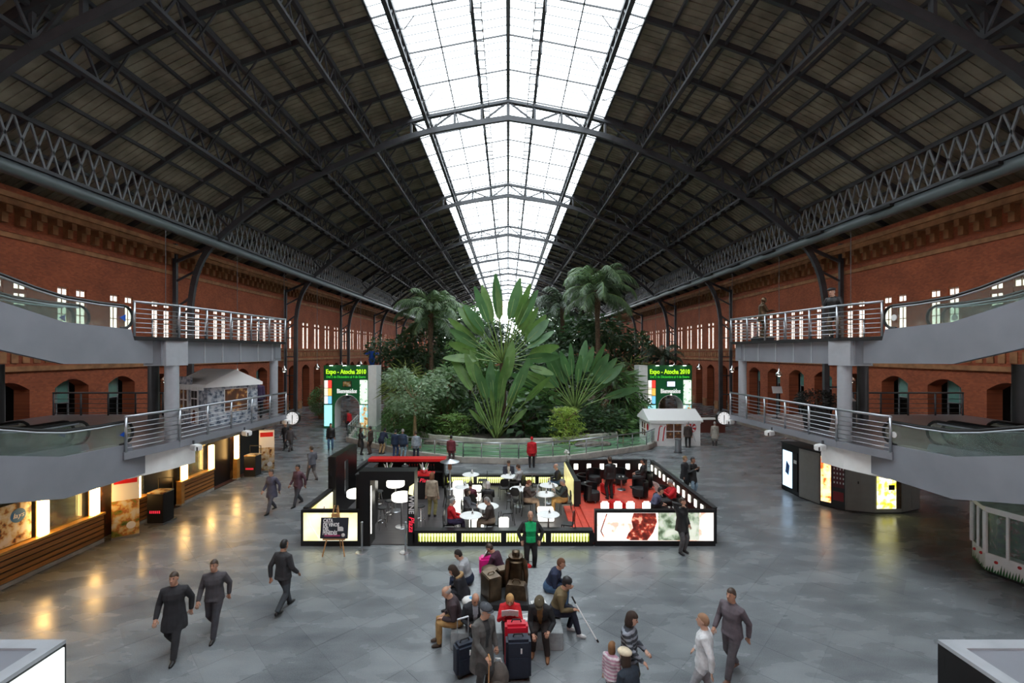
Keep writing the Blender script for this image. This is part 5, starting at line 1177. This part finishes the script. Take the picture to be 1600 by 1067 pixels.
def person(label, x, y, face, z=0, h=1.72, pose='stand', top=(.02,.02,.022), legs=(.02,.02,.025), shoe=(.012,.01,.01), hair=(.03,.018,.01), style='short', skin=0, coat=0, lean=0, hands=None, feet=None, seat=.46, hp=0, hy=0, hat=None, hatc=(.02,.02,.02), shirt=None, fat=1., group=None, shirtw=0., female=False, mono=None, name='person', cat='person', stripes=None, hx=0):
    # face: compass of the gaze: 180 looks to the camera, 0 away, 90 right, -90 left
    if not coat and pose in ('stand','walk','lean'): coat = .1
    S_ = h/1.72; b = MB(); bones = []
    sit = pose == 'sit'; pz = (seat/S_+.10) if sit else {'lean': .90, 'crouch': .42, 'walk': .92}.get(pose, .93)
    pel = Vector((0, 0, pz)); A = math.radians(lean); up = Vector((0, math.sin(A), math.cos(A))); fw = Vector((0, math.cos(A), -math.sin(A)))
    if pose == 'lean': A = math.radians(lean or 38); up = Vector((0, math.sin(A), math.cos(A))); fw = Vector((0, math.cos(A), -math.sin(A)))
    rt = Vector((1,0,0)); sw = .165 if female else .185
    def tp(s, f=0, r=0): return pel+up*s+fw*f+rt*r
    ring = [(-.09,.13,.10,0),(-.02,.172*(1.04 if female else 1),.125,0),(.08,.165,.122,0),(.19,.148*fat,.115*fat,.005),(.30,.168*fat,.128*fat,.01),(.40,.185 if not female else .168,.122,.005),(.465,.165 if not female else .145,.098,-.005),(.51,.085,.075,-.005),(.55,.058,.06,.005),(.62,.055,.06,.02)]
    base = len(b.v); n = 14
    for s, rx, ry, f in ring:
        for j in range(n):
            t = 2*PI*j/n; e = .8; cx, sy = math.cos(t), math.sin(t)
            b.v.append(tuple(tp(s, f+ry*math.copysign(abs(sy)**e, sy)*(1.1 if s > .5 else 1.24), rx*math.copysign(abs(cx)**e, cx)*(1.05 if s > .5 else 1.14))))
    for i in range(len(ring)-1):
        for j in range(n): a0 = base+i*n+j; a1 = base+i*n+(j+1)%n; b.f.append((a0,a1,a1+n,a0+n)); b.m.append(0)
    b.f.append(tuple(base+j for j in range(n))[::-1]); b.m.append(0); b.f.append(tuple(base+(len(ring)-1)*n+j for j in range(n))); b.m.append(0)
    bones += [(tp(.0), tp(.12), .13, 'pelvis'), (tp(.12), tp(.40), .13, 'top'), (tp(.38,0,-.12), tp(.38,0,.12), .1, 'top'), (tp(.47), tp(.50), .07, 'top'), (tp(.545,.005), tp(.60,.015), .055, 'skin')]
    # head
    neck = tp(.58, .015); P2 = math.radians(hp)-A*.75; Hm = Matrix.Rotation(math.radians(-hy),3,'Z') @ Matrix.Rotation(-P2-0*A,3,'X') if False else Matrix.Rotation(math.radians(-hy),3,'Z') @ Matrix.Rotation(-(A*.35+math.radians(hp)),3,'X') 
    hc = neck+Hm @ Vector((hx,.02,.115))
    hr = [(-.115,.035,.038,.045),(-.09,.052,.068,.028),(-.04,.066,.088,.012),(.02,.074,.098,.0),(.07,.071,.093,-.006),(.105,.05,.068,-.01),(.122,.012,.015,-.012)]
    base = len(b.v)
    for zz, rx, ry, f in hr:
        for j in range(n): t = 2*PI*j/n; b.v.append(tuple(hc+Hm @ Vector((rx*math.cos(t), f+ry*math.sin(t), zz))))
    for i in range(len(hr)-1):
        for j in range(n): a0 = base+i*n+j; a1 = base+i*n+(j+1)%n; b.f.append((a0,a1,a1+n,a0+n)); b.m.append(0)
    b.f.append(tuple(base+j for j in range(n))[::-1]); b.m.append(0); b.f.append(tuple(base+(len(hr)-1)*n+j for j in range(n))); b.m.append(0)
    b.tube([hc+Hm @ Vector((0,.09,.025)), hc+Hm @ Vector((0,.112,-.02)), hc+Hm @ Vector((0,.09,-.035))], [.01,.019,.013], 8)
    for s in (-1,1): b.ell(hc+Hm @ Vector((s*.076,-.005,-.008)), .012,.022,.034, 8, 6, 0, Hm)
    b.tube([neck-Vector((0,0,.05)), hc+Hm @ Vector((0,-.01,-.06))], [.058,.055], 10)
    bones += [(hc+Hm @ Vector((0,0,-.06)), hc+Hm @ Vector((0,0,.06)), .085, 'skin')]
    # legs
    if feet is None:
        if sit: feet = [(-.1,.42,.0),(.1,.44,0)]
        elif pose == 'walk': feet = [(-.09,.28,.0),(.09,-.27,.05)]
        elif pose == 'crouch': feet = [(-.12,.12,0),(.12,-.05,0)]
        else: feet = [(-.11,.0,0),(.11,.03,0)]
    for s, ft in zip((-1,1), feet):
        hip = pel+rt*s*.09+Vector((0,0,-.02)); ank = Vector((ft[0], ft[1], ft[2]+.085)); pole = (0,1,.6) if sit else (s*.15,1,.0)
        if len(ft) > 3: pole = ft[3]
        kn, ank = ik(hip, ank, .43, .43, pole)
        w = 1.2
        b.tube([hip+Vector((0,0,.03)), hip.lerp(kn,.35), hip.lerp(kn,.75), kn, kn.lerp(ank,.3), kn.lerp(ank,.7), ank], [.098*w,.09*w,.072*w,.064*w,.063*w,.054*w,.05*w], 10)
        td = Vector((ft[0]*.35, 1, 0)).normalized(); heel = ank+Vector((0,0,-.045))-td*.05
        b.tube([heel, ank+Vector((0,0,-.045))+td*.03, ank+Vector((0,0,-.055))+td*.12, ank+Vector((0,0,-.06))+td*.17], [.04,.047,.04,.024], 8)
        bones += [(hip, kn, .085, 'legs'), (kn, ank+Vector((0,0,.03)), .055, 'legs'), (ank+Vector((0,0,-.03))-td*.05, ank+Vector((0,0,-.05))+td*.17, .05, 'shoe')]
    # arms
    if hands is None:
        if sit: hands = [(-.13,.36,pz+.13),(.13,.36,pz+.13)]
        elif pose == 'walk': hands = [(-.25,-.14,.86),(.25,.2,.9)]
        elif pose == 'lean': hands = [(-.15,.52,1.02),(.15,.52,1.02)]
        elif pose == 'crouch': hands = [(-.1,.4,.55),(.1,.4,.55)]
        else: hands = [(-.25,.04,.80),(.25,.06,.80)]
    fing = MB()
    for s, hd in zip((-1,1), hands):
        sh = tp(.435, -.005, s*sw); el, wr = ik(sh, hd[:3], .285, .255, (s*.6,-.9,-.5) if len(hd) < 4 else hd[3]); d = (wr-el).normalized(); w = 1.36
        b.tube([tp(.43,0,s*.10), sh, sh.lerp(el,.5), el, el.lerp(wr,.5), wr], [.07*w,.064*w,.052*w,.045*w,.04*w,.033*w], 10)
        pc = wr+d*.055; side = d.cross(Vector((0,0,1))); side = side.normalized() if side.length > .2 else Vector((1,0,0)); nr = side.cross(d)
        b.tube([wr-d*.01, wr+d*.03, wr+d*.085], [.028,.04,.036], 8, 0, .5)
        for k in range(4):
            p0 = wr+d*.075+side*(-.03+.02*k); l = (.068,.078,.074,.058)[k]; fing.tube([p0, p0+d*l*.5-nr*.006, p0+d*l-nr*.03], [.0095,.0088,.007], 6)
        p0 = wr+d*.03-side*s*.034; fing.tube([p0, p0+d*.035-side*s*.025, p0+d*.07-side*s*.025-nr*.01], [.012,.0105,.008], 6)
        bones += [(sh, el, .055, 'top'), (el, wr-d*.015, .042, 'top'), (wr+d*.01, wr+d*.1, .035, 'skin')]
    if coat:
        zb = pz-coat; r0 = (.19*fat,.15*fat); r1 = (.235,.205)
        if sit: pass
        else:
            base = len(b.v); gw = .2+.09*coat; R_ = [(.12,.185*fat,.15*fat),(-.02,.2*fat,.165*fat),(-coat*.5,gw,gw*.86),(-coat,gw*1.03,gw*.9),(-coat+.02,gw*.9,gw*.78),(-.02,.15,.11)]
            for s, rx, ry in R_:
                for j in range(n): t = 2*PI*j/n; q = tp(s) if s > 0 else pel+Vector((0,0,s)); b.v.append(tuple(q+Vector((rx*math.cos(t), ry*math.sin(t), 0))))
            for i in range(len(R_)-1):
                for j in range(n): a0 = base+i*n+j; a1 = base+i*n+(j+1)%n; b.f.append((a0,a1,a1+n,a0+n)); b.m.append(0)
            b.f.append(tuple(base+j for j in range(n))); b.m.append(0); b.f.append(tuple(base+(len(R_)-1)*n+j for j in range(n))); b.m.append(0)
            bones += [(pel+Vector((dx,0,-.0)), pel+Vector((dx*1.2,0,-coat)), .16, 'top') for dx in (-.05,.05)]
    elif not sit: bones += [(tp(.02), tp(.12), .14, 'top')]
    mats = [cloth(top), cloth(legs), SK[skin], cloth(shoe, .5), cloth(shirt) if shirt else cloth(top), EYE, LIP]
    if stripes: mats[4] = cloth(stripes)
    if mono: mats = [mono]*7
    me = bpy.data.meshes.new('body'); me.from_pydata(b.v, [], b.f)
    bm_ = bmesh.new(); bm_.from_mesh(me); bmesh.ops.recalc_face_normals(bm_, faces=bm_.faces); bm_.to_mesh(me); bm_.free()
    o = link(name, me, None, (x, y, z), math.radians(-face)); o.scale = (S_, S_, S_)
    tag(o, label, cat, group)
    md = o.modifiers.new('r', 'REMESH'); md.mode = 'VOXEL'; md.voxel_size = .013 if y < 13.5 else .017 if y < 22 else .022; md.use_smooth_shade = True
    PEOPLE.append((o, bones, mats, fing, hc, Hm, dict(shirtw=shirtw, shirt=shirt, stripes=stripes, chest=tp(.36), up=up, fw=fw, coat=coat)))
    # hair
    if style != 'none':
        hm = MB(); k = 12; m2 = 9
        for i in range(m2+1):
            ph = PI*i/m2
            for j in range(k):
                t = 2*PI*j/k; v = Vector((math.sin(ph)*math.cos(t), math.sin(ph)*math.sin(t), math.cos(ph)))
                fr = v.y; r = 1.
                if style == 'bald': inside = v.z > .35 or fr > .1 or v.z < -.45
                elif style == 'long': inside = fr > .45 and v.z < .45
                else: inside = (fr > .3 and v.z < .5) or v.z < -.55 or (abs(v.x) > .75 and fr > .0 and v.z < .1)
                r = .8 if inside else 1.0
                sx, sy, sz = .086, .112, .132
                if style == 'long' and not inside: sx, sy = .098, .122
                p = Vector((v.x*sx*r, v.y*sy*r-.006, v.z*sz*r+.008+(.0)))
                if style == 'long' and v.z < -.2 and not inside: p.z -= .14*(-v.z); p.y -= .01; p.x *= 1.1
                hm.v.append(tuple(hc+Hm @ p))
        for i in range(m2):
            for j in range(k): a0 = i*k+j; a1 = i*k+(j+1)%k; hm.f.append((a0,a1,a1+k,a0+k)); hm.m.append(0)
        hm.build('hair', mono or cloth(hair), o, smooth=True)
    if hat:
        hm = MB(); q = 16
        def lath(prof, off=(0,-.01,0)):
            base = len(hm.v)
            for r, zz, *f in prof:
                for j in range(q): t = 2*PI*j/q; hm.v.append(tuple(hc+Hm @ Vector((r*math.cos(t)*.9+off[0], r*math.sin(t)*1.12+off[1]+(f[0] if f else 0), zz))))
            for i in range(len(prof)-1):
                for j in range(q): a0 = base+i*q+j; a1 = base+i*q+(j+1)%q; hm.f.append((a0,a1,a1+q,a0+q)); hm.m.append(0)
            hm.f.append(tuple(base+(len(prof)-1)*q+j for j in range(q))); hm.m.append(0)
        if hat == 'beanie': lath([(.096,.02),(.102,.05),(.1,.09),(.075,.13),(.03,.15),(.005,.152)])
        elif hat == 'cap': lath([(.1,.045),(.118,.065,.01),(.12,.085,.015),(.1,.115,.005),(.05,.135),(.01,.138)]); hm.ell(hc+Hm @ Vector((0,.115,.052)), .075,.06,.012, 12, 6, 0, Hm)
        elif hat == 'beret': lath([(.09,.05),(.13,.07),(.135,.095),(.1,.13),(.04,.145),(.01,.147)])
        hm.build({'beanie':'knit_cap','cap':'flat_cap','beret':'beret'}[hat], cloth(hatc), o, smooth=True)
    return o
def finish_people():
    dg = bpy.context.evaluated_depsgraph_get()
    for o, bones, mats, fing, hc, Hm, ex in PEOPLE:
        me = bpy.data.meshes.new_from_object(o.evaluated_get(dg)); old = o.data
        nf = len(me.polygons); C = np.empty(nf*3); me.polygons.foreach_get('center', C); C = C.reshape(-1,3)
        best = np.full(nf, 9.); idx = np.zeros(nf, int); reg = {'top':0,'pelvis':1,'legs':1,'skin':2,'shoe':3}
        for p, q, r, g in bones:
            p, q = np.array(p), np.array(q); d = q-p; L2 = d@d; t = np.clip(((C-p)@d)/max(L2,1e-9), 0, 1); dist = np.linalg.norm(C-(p+t[:,None]*d), axis=1)-r
            if g == 'pelvis' and ex['coat']: g = 'top'
            mk = dist < best; best[mk] = dist[mk]; idx[mk] = reg[g]
        if ex['shirt']:
            rel = C-np.array(ex['chest']); a = rel@np.array(ex['up']); f = rel@np.array(ex['fw']); idx[(idx == 0) & (f > .05) & (np.abs(rel[:,0]) < .035+ex['shirtw']+.1*np.clip(a+.15,0,.4)) & (a > -.3-ex['shirtw'])] = 4
        if ex['stripes']:
            rel = C-np.array(ex['chest']); a = rel@np.array(ex['up']); idx[(idx == 0) & ((np.floor(a/.045) % 2) == 0)] = 4
        me.materials.clear()
        for m_ in mats: me.materials.append(m_)
        # face features and fingers joined into the same body mesh
        ft = MB()
        for s in (-1,1): ft.ell(hc+Hm @ Vector((s*.032,.0875,.02)), .013,.008,.008, 8, 5, 5, Hm); ft.ell(hc+Hm @ Vector((s*.033,.091,.043)), .018,.006,.005, 6, 4, 5, Hm)
        ft.ell(hc+Hm @ Vector((0,.088,-.062)), .024,.008,.008, 8, 5, 6, Hm)
        vs = np.empty(len(me.vertices)*3); me.vertices.foreach_get('co', vs)
        V = [tuple(v) for v in vs.reshape(-1,3)]; F = [tuple(p.vertices) for p in me.polygons]; I = list(idx); 
        for mbx, fixed in ((fing, 2), (ft, None)):
            off = len(V); V += mbx.v; F += [tuple(i+off for i in f) for f in mbx.f]; I += [fixed if fixed is not None else m_ for m_ in mbx.m]
        nm = bpy.data.meshes.new('body'); nm.from_pydata(V, [], F)
        for m_ in mats: nm.materials.append(m_)
        nm.polygons.foreach_set('material_index', [int(i) for i in I]); nm.polygons.foreach_set('use_smooth', [True]*len(F))
        o.modifiers.clear(); o.data = nm; bpy.data.meshes.remove(old); bpy.data.meshes.remove(me)
BK = (.012,.012,.014); NV = (.015,.022,.05); GR = (.10,.10,.105); TAN = (.32,.19,.07); BR = (.05,.03,.02); DEN = (.06,.12,.22); LDEN = (.25,.36,.45); RED = (.55,.012,.02); BEI = (.35,.29,.22); GREYH = (.30,.29,.28)
# --- round the bench
person('seated man in dark brown jacket and tan trousers, left end of the bench', -1.12, 10.05, -100, 0, 1.72, 'sit', (.04,.025,.03), TAN, BR, GREYH, 'bald', 0, lean=18, seat=.4, hands=[(-.1,.34,.62),(.12,.3,.6)], hp=20)
FUR = person('seated person in a black coat with fur hood on the left of the bench', -1.08, 11.15, -95, 0, 1.66, 'sit', (.014,.014,.02), (.014,.014,.02), BK, (.03,.018,.012), 'long', 1, lean=22, seat=.4, hp=25, female=True)
person('seated person in a light grey hooded top at the back left of the bench', -1.05, 11.85, -80, 0, 1.7, 'sit', (.33,.34,.36), NV, BK, (.015,.01,.008), 'short', 1, lean=20, seat=.4, hp=20)
person('blonde woman in a red coat reading a booklet at the bench front', .04, 9.95, 180, 0, 1.64, 'sit', RED, (.02,.012,.014), BK, (.42,.24,.09), 'long', 2, lean=12, seat=.4, hp=28, female=True, hands=[(-.1,.34,.92),(.1,.34,.92)])
person('seated man in a black leather jacket and brown cap at the bench front', .74, 10.0, 190, 0, 1.76, 'sit', (.013,.013,.015), (.022,.015,.014), (.20,.085,.035), GREYH, 'short', 1, lean=28, seat=.4, hp=25, hat='cap', hatc=(.07,.055,.03), shirt=(.16,.09,.03), feet=[(-.18,.5,0),(.14,.4,0)], hands=[(-.2,.45,.55),(.12,.5,.5)])
person('seated man in a khaki jacket and black knit cap with a crutch', 1.1, 10.45, 105, 0, 1.74, 'sit', (.13,.095,.045), (.012,.014,.03), (.6,.6,.6), BK, 'short', 1, lean=20, seat=.4, hp=12, hat='beanie', hatc=BK, feet=[(-.1,.3,0),(.12,.55,.02)], hands=[(-.05,.28,.98),(.14,.42,.62)])
person('seated man in a navy jacket and jeans on the right of the bench', 1.05, 11.5, 110, 0, 1.74, 'sit', (.014,.022,.055), DEN, BK, (.14,.06,.03), 'short', 0, lean=26, seat=.4, hp=5, hands=[(-.05,.42,.62),(.06,.42,.62)])
person('seated man in a dark padded jacket at the left of the bench front', -.78, 10.0, 165, 0, 1.72, 'sit', (.016,.017,.022), BK, BK, GREYH, 'bald', 1, lean=20, seat=.4, hp=20, shirt=(.3,.32,.36))
person('person in a dark plum jacket reading a magazine behind the statue', -.2, 12.3, -70, 0, 1.66, 'sit', (.05,.012,.03), BK, BK, BR, 'short', 1, lean=25, seat=.4, hp=30, hands=[(-.12,.38,.85),(.12,.38,.85)])
person('old man in a long grey coat and flat cap leaning on a cane', -.5, 8.5, 140, 0, 1.74, 'stand', (.085,.083,.08), (.05,.05,.05), BK, GREYH, 'short', 0, coat=.42, lean=6, hp=5, hat='cap', hatc=(.05,.055,.065), shirt=BK, hands=[(-.26,.1,.86),(.16,.34,.95)], hy=-10)
person('man in a green sweater and dark jacket standing at the bottle wall', .66, 13.3, 178, 0, 1.76, 'stand', (.02,.022,.022), BK, BK, GREYH, 'bald', 0, shirt=(.0,.33,.11), shirtw=.1, fat=1.3, hands=[(-.27,.1,.92,(-1,-.4,-.2)),(.27,.1,.92,(1,-.4,-.2))])
# --- foreground right and walkers
person('woman in a striped sweater with long dark hair, bottom right of centre', 2.25, 8.35, 120, 0, 1.66, 'stand', (.03,.035,.045), (.06,.065,.05), BK, (.035,.02,.014), 'long', 2, stripes=(.22,.24,.28), female=True, hands=[(-.12,.28,1.0),(.16,.3,.95)], hp=15)
person('small girl with a ponytail in a pink striped top', 1.88, 8.15, 40, 0, 1.2, 'stand', (.45,.25,.33), (.05,.02,.06), BK, (.20,.10,.045), 'long', 2, stripes=(.6,.55,.58), female=True)
person('crouching person in a cream knitted beret beside the girl', 2.2, 7.85, -30, 0, 1.66, 'crouch', (.02,.03,.045), (.25,.2,.15), BK, BR, 'long', 2, lean=18, hat='beret', hatc=(.62,.52,.38), female=True)
person('walker in a black coat, nearest of the two at lower left', -7.15, 9.6, 165, 0, 1.78, 'walk', (.02,.02,.024), (.02,.02,.024), BK, BR, 'short', 1, coat=.35)
person('walker in dark grey beside the black-coated walker, lower left', -6.75, 10.3, 170, 0, 1.72, 'walk', (.06,.055,.062), (.045,.045,.055), BK, BR, 'short', 1)
person('walker in a black jacket alone left of the bench', -5.65, 11.25, 20, 0, 1.76, 'walk', (.03,.03,.034), (.05,.06,.07), BK, BK, 'short', 1)
person('walker in a white jacket at the bottom right', 3.6, 8.2, -60, 0, 1.68, 'walk', (.62,.63,.65), (.3,.3,.32), BR, (.3,.17,.1), 'short', 2, female=True)
person('walker in mauve grey behind the white jacket', 4.5, 9.0, -120, 0, 1.74, 'walk', (.11,.09,.105), (.09,.08,.09), (.12,.05,.03), BR, 'short', 1)
person('walker in blue grey coat near the cafe banners', -9.6, 18.2, 200, 0, 1.72, 'walk', (.08,.08,.12), (.1,.1,.12), BK, BR, 'short', 0, coat=.3)
person('walker in plum and grey following the blue grey coat', -8.9, 19.0, 205, 0, 1.72, 'walk', (.12,.06,.08), (.06,.06,.07), BK, BK, 'short', 1)
person('walker in slate grey between the cafe and the wine bar', -9.9, 22.6, -60, 0, 1.74, 'walk', (.11,.11,.13), (.12,.11,.11), BK, BR, 'short', 1)
person('black-clad walker far left below the station clock', -14.9, 30, 190, 0, 1.74, 'walk', BK, BK, BK, GREYH, 'short', 1)
person('grey walker beside the black-clad one at far left', -14.2, 29.2, 10, 0, 1.7, 'walk', (.09,.08,.085), (.06,.06,.065), BK, BR, 'short', 1)
person('person in a red jacket far left beyond the clock', -13.2, 37.0, 0, 0, 1.7, 'stand', RED, BK, BK, BR, 'short', 1)
person('dark figure walking through the left portal', -13.3, 37.0, 0, 0, 1.7, 'walk', (.05,.03,.035), BK, BK, BK, 'short', 1)
# --- at the pond
person('man in a black jacket and jeans standing alone left of the pond', -11.8, 29.8, 170, 0, 1.74, 'stand', BK, DEN, BK, BK, 'short', 1)
person('woman in black skirt and coat talking at the left pond railing', -9.35, 28.4, 80, 0, 1.66, 'stand', BK, BK, BK, (.05,.025,.012), 'long', 1, coat=.4, female=True, hands=[(-.1,.3,1.2),(.1,.3,1.15)])
person('man in brown beside the woman in black at the railing', -8.75, 28.5, -80, 0, 1.76, 'stand', (.05,.032,.024), (.07,.045,.035), BK, BK, 'short', 1)
person('man in tan trousers bending over the pond railing', -8.1, 28.55, 20, 0, 1.74, 'lean', NV, (.42,.29,.15), BK, BK, 'short', 1)
person('man in dark blue at the pond railing, left of a pair', -6.95, 27.6, 5, 0, 1.7, 'stand', (.015,.03,.07), (.03,.06,.16), BK, BK, 'short', 1)
person('broad man in a blue jacket and pale jeans at the pond railing', -6.45, 27.4, 10, 0, 1.76, 'stand', (.025,.045,.085), LDEN, BK, GREYH, 'short', 0, fat=1.15)
person('person in a pale denim top and navy trousers at the pond railing', -5.6, 27.15, 0, 0, 1.68, 'stand', (.28,.33,.38), NV, BK, BR, 'short', 1)
person('person in a maroon top by the pond, right of the pale denim top', -3.3, 25.9, 10, 0, 1.66, 'stand', (.16,.03,.04), (.07,.05,.05), BK, BK, 'short', 1)
person('person in a bright red hooded jacket looking at the plants', 1.33, 25.15, 0, 0, 1.72, 'stand', RED, BK, BK, RED, 'short', 1, coat=.12)
person('man in a dark coat standing at the white tent', 12.2, 30.4, 20, 0, 1.74, 'stand', (.05,.035,.03), BK, BK, GREYH, 'short', 0, coat=.2)
person('person in a pale beige coat right of the white tent', 14.3, 31, 10, 0, 1.66, 'stand', (.38,.35,.3), BK, BK, GREYH, 'short', 1, coat=.4)
person('person in black coat and jeans standing right of the lounge', 8.3, 20.2, 150, 0, 1.74, 'stand', BK, LDEN, BK, BK, 'short', 1, coat=.28, hands=[(-.1,.25,1.3),(.15,.25,1.25)])
person('companion in dark coat close behind the person in jeans', 8.1, 20.6, 130, 0, 1.7, 'stand', (.03,.03,.034), BK, BK, (.3,.2,.1), 'short', 2, coat=.25)
person('man in a black coat on the phone at the right front of the wine bar', 5.62, 14.5, 150, 0, 1.76, 'stand', BK, (.09,.09,.095), BK, BR, 'short', 0, coat=.22, hands=[(-.2,.12,.9),(.13,.1,1.56)])
# --- wine bar guests
person('woman in a red jacket seated at the front left cafe table', -2.0, 15.75, 75, .026, 1.66, 'sit', RED, (.05,.04,.1), BK, GREYH, 'short', 2, female=True, hp=10)
person('grey-haired man in brown seated at the front cafe table', -.6, 15.75, -85, .026, 1.74, 'sit', (.05,.035,.03), (.24,.19,.14), BK, GREYH, 'short', 0, lean=8, hp=15)
person('woman in a grey shirt seated behind the front table', -1.55, 16.85, 85, .026, 1.66, 'sit', (.08,.085,.1), BK, BK, (.05,.03,.02), 'long', 2, female=True)
person('person in a plaid jacket seated with back to the camera', -1.5, 17.75, 10, .026, 1.68, 'sit', (.13,.03,.05), BK, BK, BR, 'short', 1)
person('person in a black coat and white scarf seated in the cafe', -.8, 17.7, 0, .026, 1.7, 'sit', BK, BK, BK, (.6,.58,.56), 'long', 1)
person('man in a dark suit reading papers at the back centre table', 0.02, 21.25, 178, .026, 1.74, 'sit', (.02,.022,.035), BK, BK, BR, 'short', 1, hp=30, shirt=(.5,.45,.36))
person('person in light grey seated right of the man with papers', .52, 20.45, -60, .026, 1.66, 'sit', (.38,.39,.4), BK, BK, (.07,.035,.02), 'short', 1, hp=25)
person('bald man in a black jacket seated by the divider', 2.3, 20.4, -90, .026, 1.76, 'sit', BK, DEN, BK, GREYH, 'bald', 2, lean=8, shirt=(.3,.36,.42))
person('red-haired person in a brown coat reading at the middle table', .75, 17.95, 85, .026, 1.7, 'sit', (.055,.035,.03), (.3,.21,.14), BK, (.18,.06,.025), 'short', 2, hp=25, hands=[(-.1,.36,.86),(.1,.36,.86)])
person('grey-haired man in dark green sweater and tan trousers', 2.25, 18.0, -88, .026, 1.74, 'sit', (.03,.04,.035), (.42,.24,.07), BK, GREYH, 'short', 0, hp=15, hands=[(-.1,.36,.9),(.1,.36,.9)])
person('standing guest in beige and olive near the bar', -3.0, 17.6, 10, .026, 1.72, 'stand', BEI, (.22,.2,.08), BK, (.2,.08,.04), 'long', 2, female=True)
person('standing waiter in black in the red lounge', 4.3, 18.9, -20, .3, 1.76, 'stand', BK, (.03,.03,.033), BK, BR, 'short', 1)
person('man in a red sweater reading in the lounge armchair', 6.25, 17.05, -85, .3, 1.74, 'sit', RED, BK, BK, GREYH, 'short', 0, seat=.44, hp=20, hands=[(-.14,.38,.92),(.14,.38,.92)])
person('person in black seated in the back right corner of the lounge', 6.15, 20.35, -80, .3, 1.72, 'sit', BK, BK, BK, BK, 'short', 1, seat=.44)
person('person in blue grey leaning forward in the front lounge armchair', 5.3, 16.45, 120, .3, 1.7, 'sit', (.08,.09,.16), BK, BK, BK, 'short', 1, seat=.44, lean=25)
# --- gallery
person('man in a black coat and beret leaning on the upper right gallery railing', 11.2, 15.3, -115, 6.97, 1.74, 'lean', BK, (.12,.09,.06), BK, GREYH, 'short', 2, hat='beret', hatc=BK, lean=20, coat=.2, hands=[(-.2,.42,1.06),(.2,.42,1.06)])
person('person in a purple jacket at the gingerbread tent on the lower left gallery', -10.95, 19.6, -20, 3.6, 1.72, 'stand', (.05,.03,.075), BK, BK, BK, 'short', 1)
sp = thing('statue_plinth', 'low dark plinth under the bronze reading figure, upper right gallery', 'plinth', (11.35,20.0,6.97)); MB().box(-.35,.35,-.3,.3,0,.18).build('block', M['blackm'], sp, bevel=.01); MB().box(-.3,.3,-.25,.25,.18,.22).build('cap', M['gold'], sp)
person('bronze statue of a standing man holding a book, upper right gallery', 11.35, 20.0, 100, 7.19, 1.72, 'stand', BK, BK, BK, BK, 'short', 0, coat=.25, hands=[(-.1,.36,1.15),(.1,.36,1.15)], mono=M['gold'], name='bronze_figure', cat='statue', hp=15)
finish_people()
MB().tube([(.13*math.cos(t), .2+.13*math.sin(t), .97-.05*math.sin(t)) for t in np.linspace(PI*.95, PI*2.05, 9)], .045, 8).build('fur_hood', cloth((.35,.22,.1)), FUR, smooth=True)
# --- held things
def held(name, label, cat, loc, rot, parts):
    t = thing(name, label, cat, loc); t.rotation_euler = rot
    for n_, mb, m_ in parts: mb.build(n_, m_, t, smooth=False)
newsm = mat('newsprint', (.55,.56,.55), .8, var=.3, scale=14)
held('booklet', 'open white booklet held by the woman in red', 'booklet', (.04,9.56,.93), (.5,0,0), [('left_page', MB().rbox((-.09,0,0),(.18,.012,.2),.12), M['paper']), ('right_page', MB().rbox((.09,0,0),(.18,.012,.2),-.12), M['paper'])])
held('magazine', 'magazine held by the reader in plum behind the statue', 'magazine', (-.62,12.45,.9), (.5,0,1.25), [('left_page', MB().rbox((-.1,0,0),(.2,.012,.27),.15), M['paper']), ('right_page', MB().rbox((.1,0,0),(.2,.012,.27),-.15), newsm)])
held('newspaper', 'newspaper held by the man in the red sweater', 'newspaper', (5.72,17.05,1.3), (.3,0,-1.5), [('left_page', MB().rbox((-.17,0,0),(.34,.01,.42),.2), newsm), ('right_page', MB().rbox((.17,0,0),(.34,.01,.42),-.2), newsm)])
held('newspaper', 'newspaper held by the red-haired reader in brown', 'newspaper', (1.16,17.93,.98), (.2,0,1.5), [('left_page', MB().rbox((-.14,0,0),(.28,.01,.36),.2), newsm), ('right_page', MB().rbox((.14,0,0),(.28,.01,.36),-.2), newsm)])
held('newspaper', 'newspaper held by the man in tan trousers', 'newspaper', (1.86,18.02,1.0), (.2,0,-1.5), [('left_page', MB().rbox((-.14,0,0),(.28,.01,.36),.2), newsm), ('right_page', MB().rbox((.14,0,0),(.28,.01,.36),-.2), newsm)])
held('walking_cane', 'pale wooden cane in the hand of the old man in the flat cap', 'cane', (-.36,8.12,0), (0,0,.2), [('shaft', MB().tube([(0,0,0),(.02,.04,.92)], .013, 8), M['woodl']), ('handle', MB().tube([(.02,.04,.9),(.02,.1,.95),(.02,.0,.97),(.02,-.06,.94)], .016, 8), M['woodl'])])
held('crutch', 'white and grey crutch held by the man in the khaki jacket', 'crutch', (1.55,10.3,0), (0,0,0), [('shaft', MB().tube([(.45,-.25,.02),(.0,.0,.72)], .014, 8), M['white']), ('cuff', MB().tube([(.0,0,.72),(-.08,.04,.86)], .02, 8), M['blackm']), ('tip', MB().tube([(.47,-.26,.0),(.44,-.245,.05)], .022, 8), M['rubber'])])
held('mobile_phone', 'phone at the ear of the man in the black coat', 'phone', (5.62+.08,14.5-.14,1.6), (0,.2,.3), [('body', MB().box(-.01,.01,-.035,.035,-.06,.06), M['black']), ('screen', MB().box(.01,.012,-.03,.03,-.05,.05), M['blackm'])])
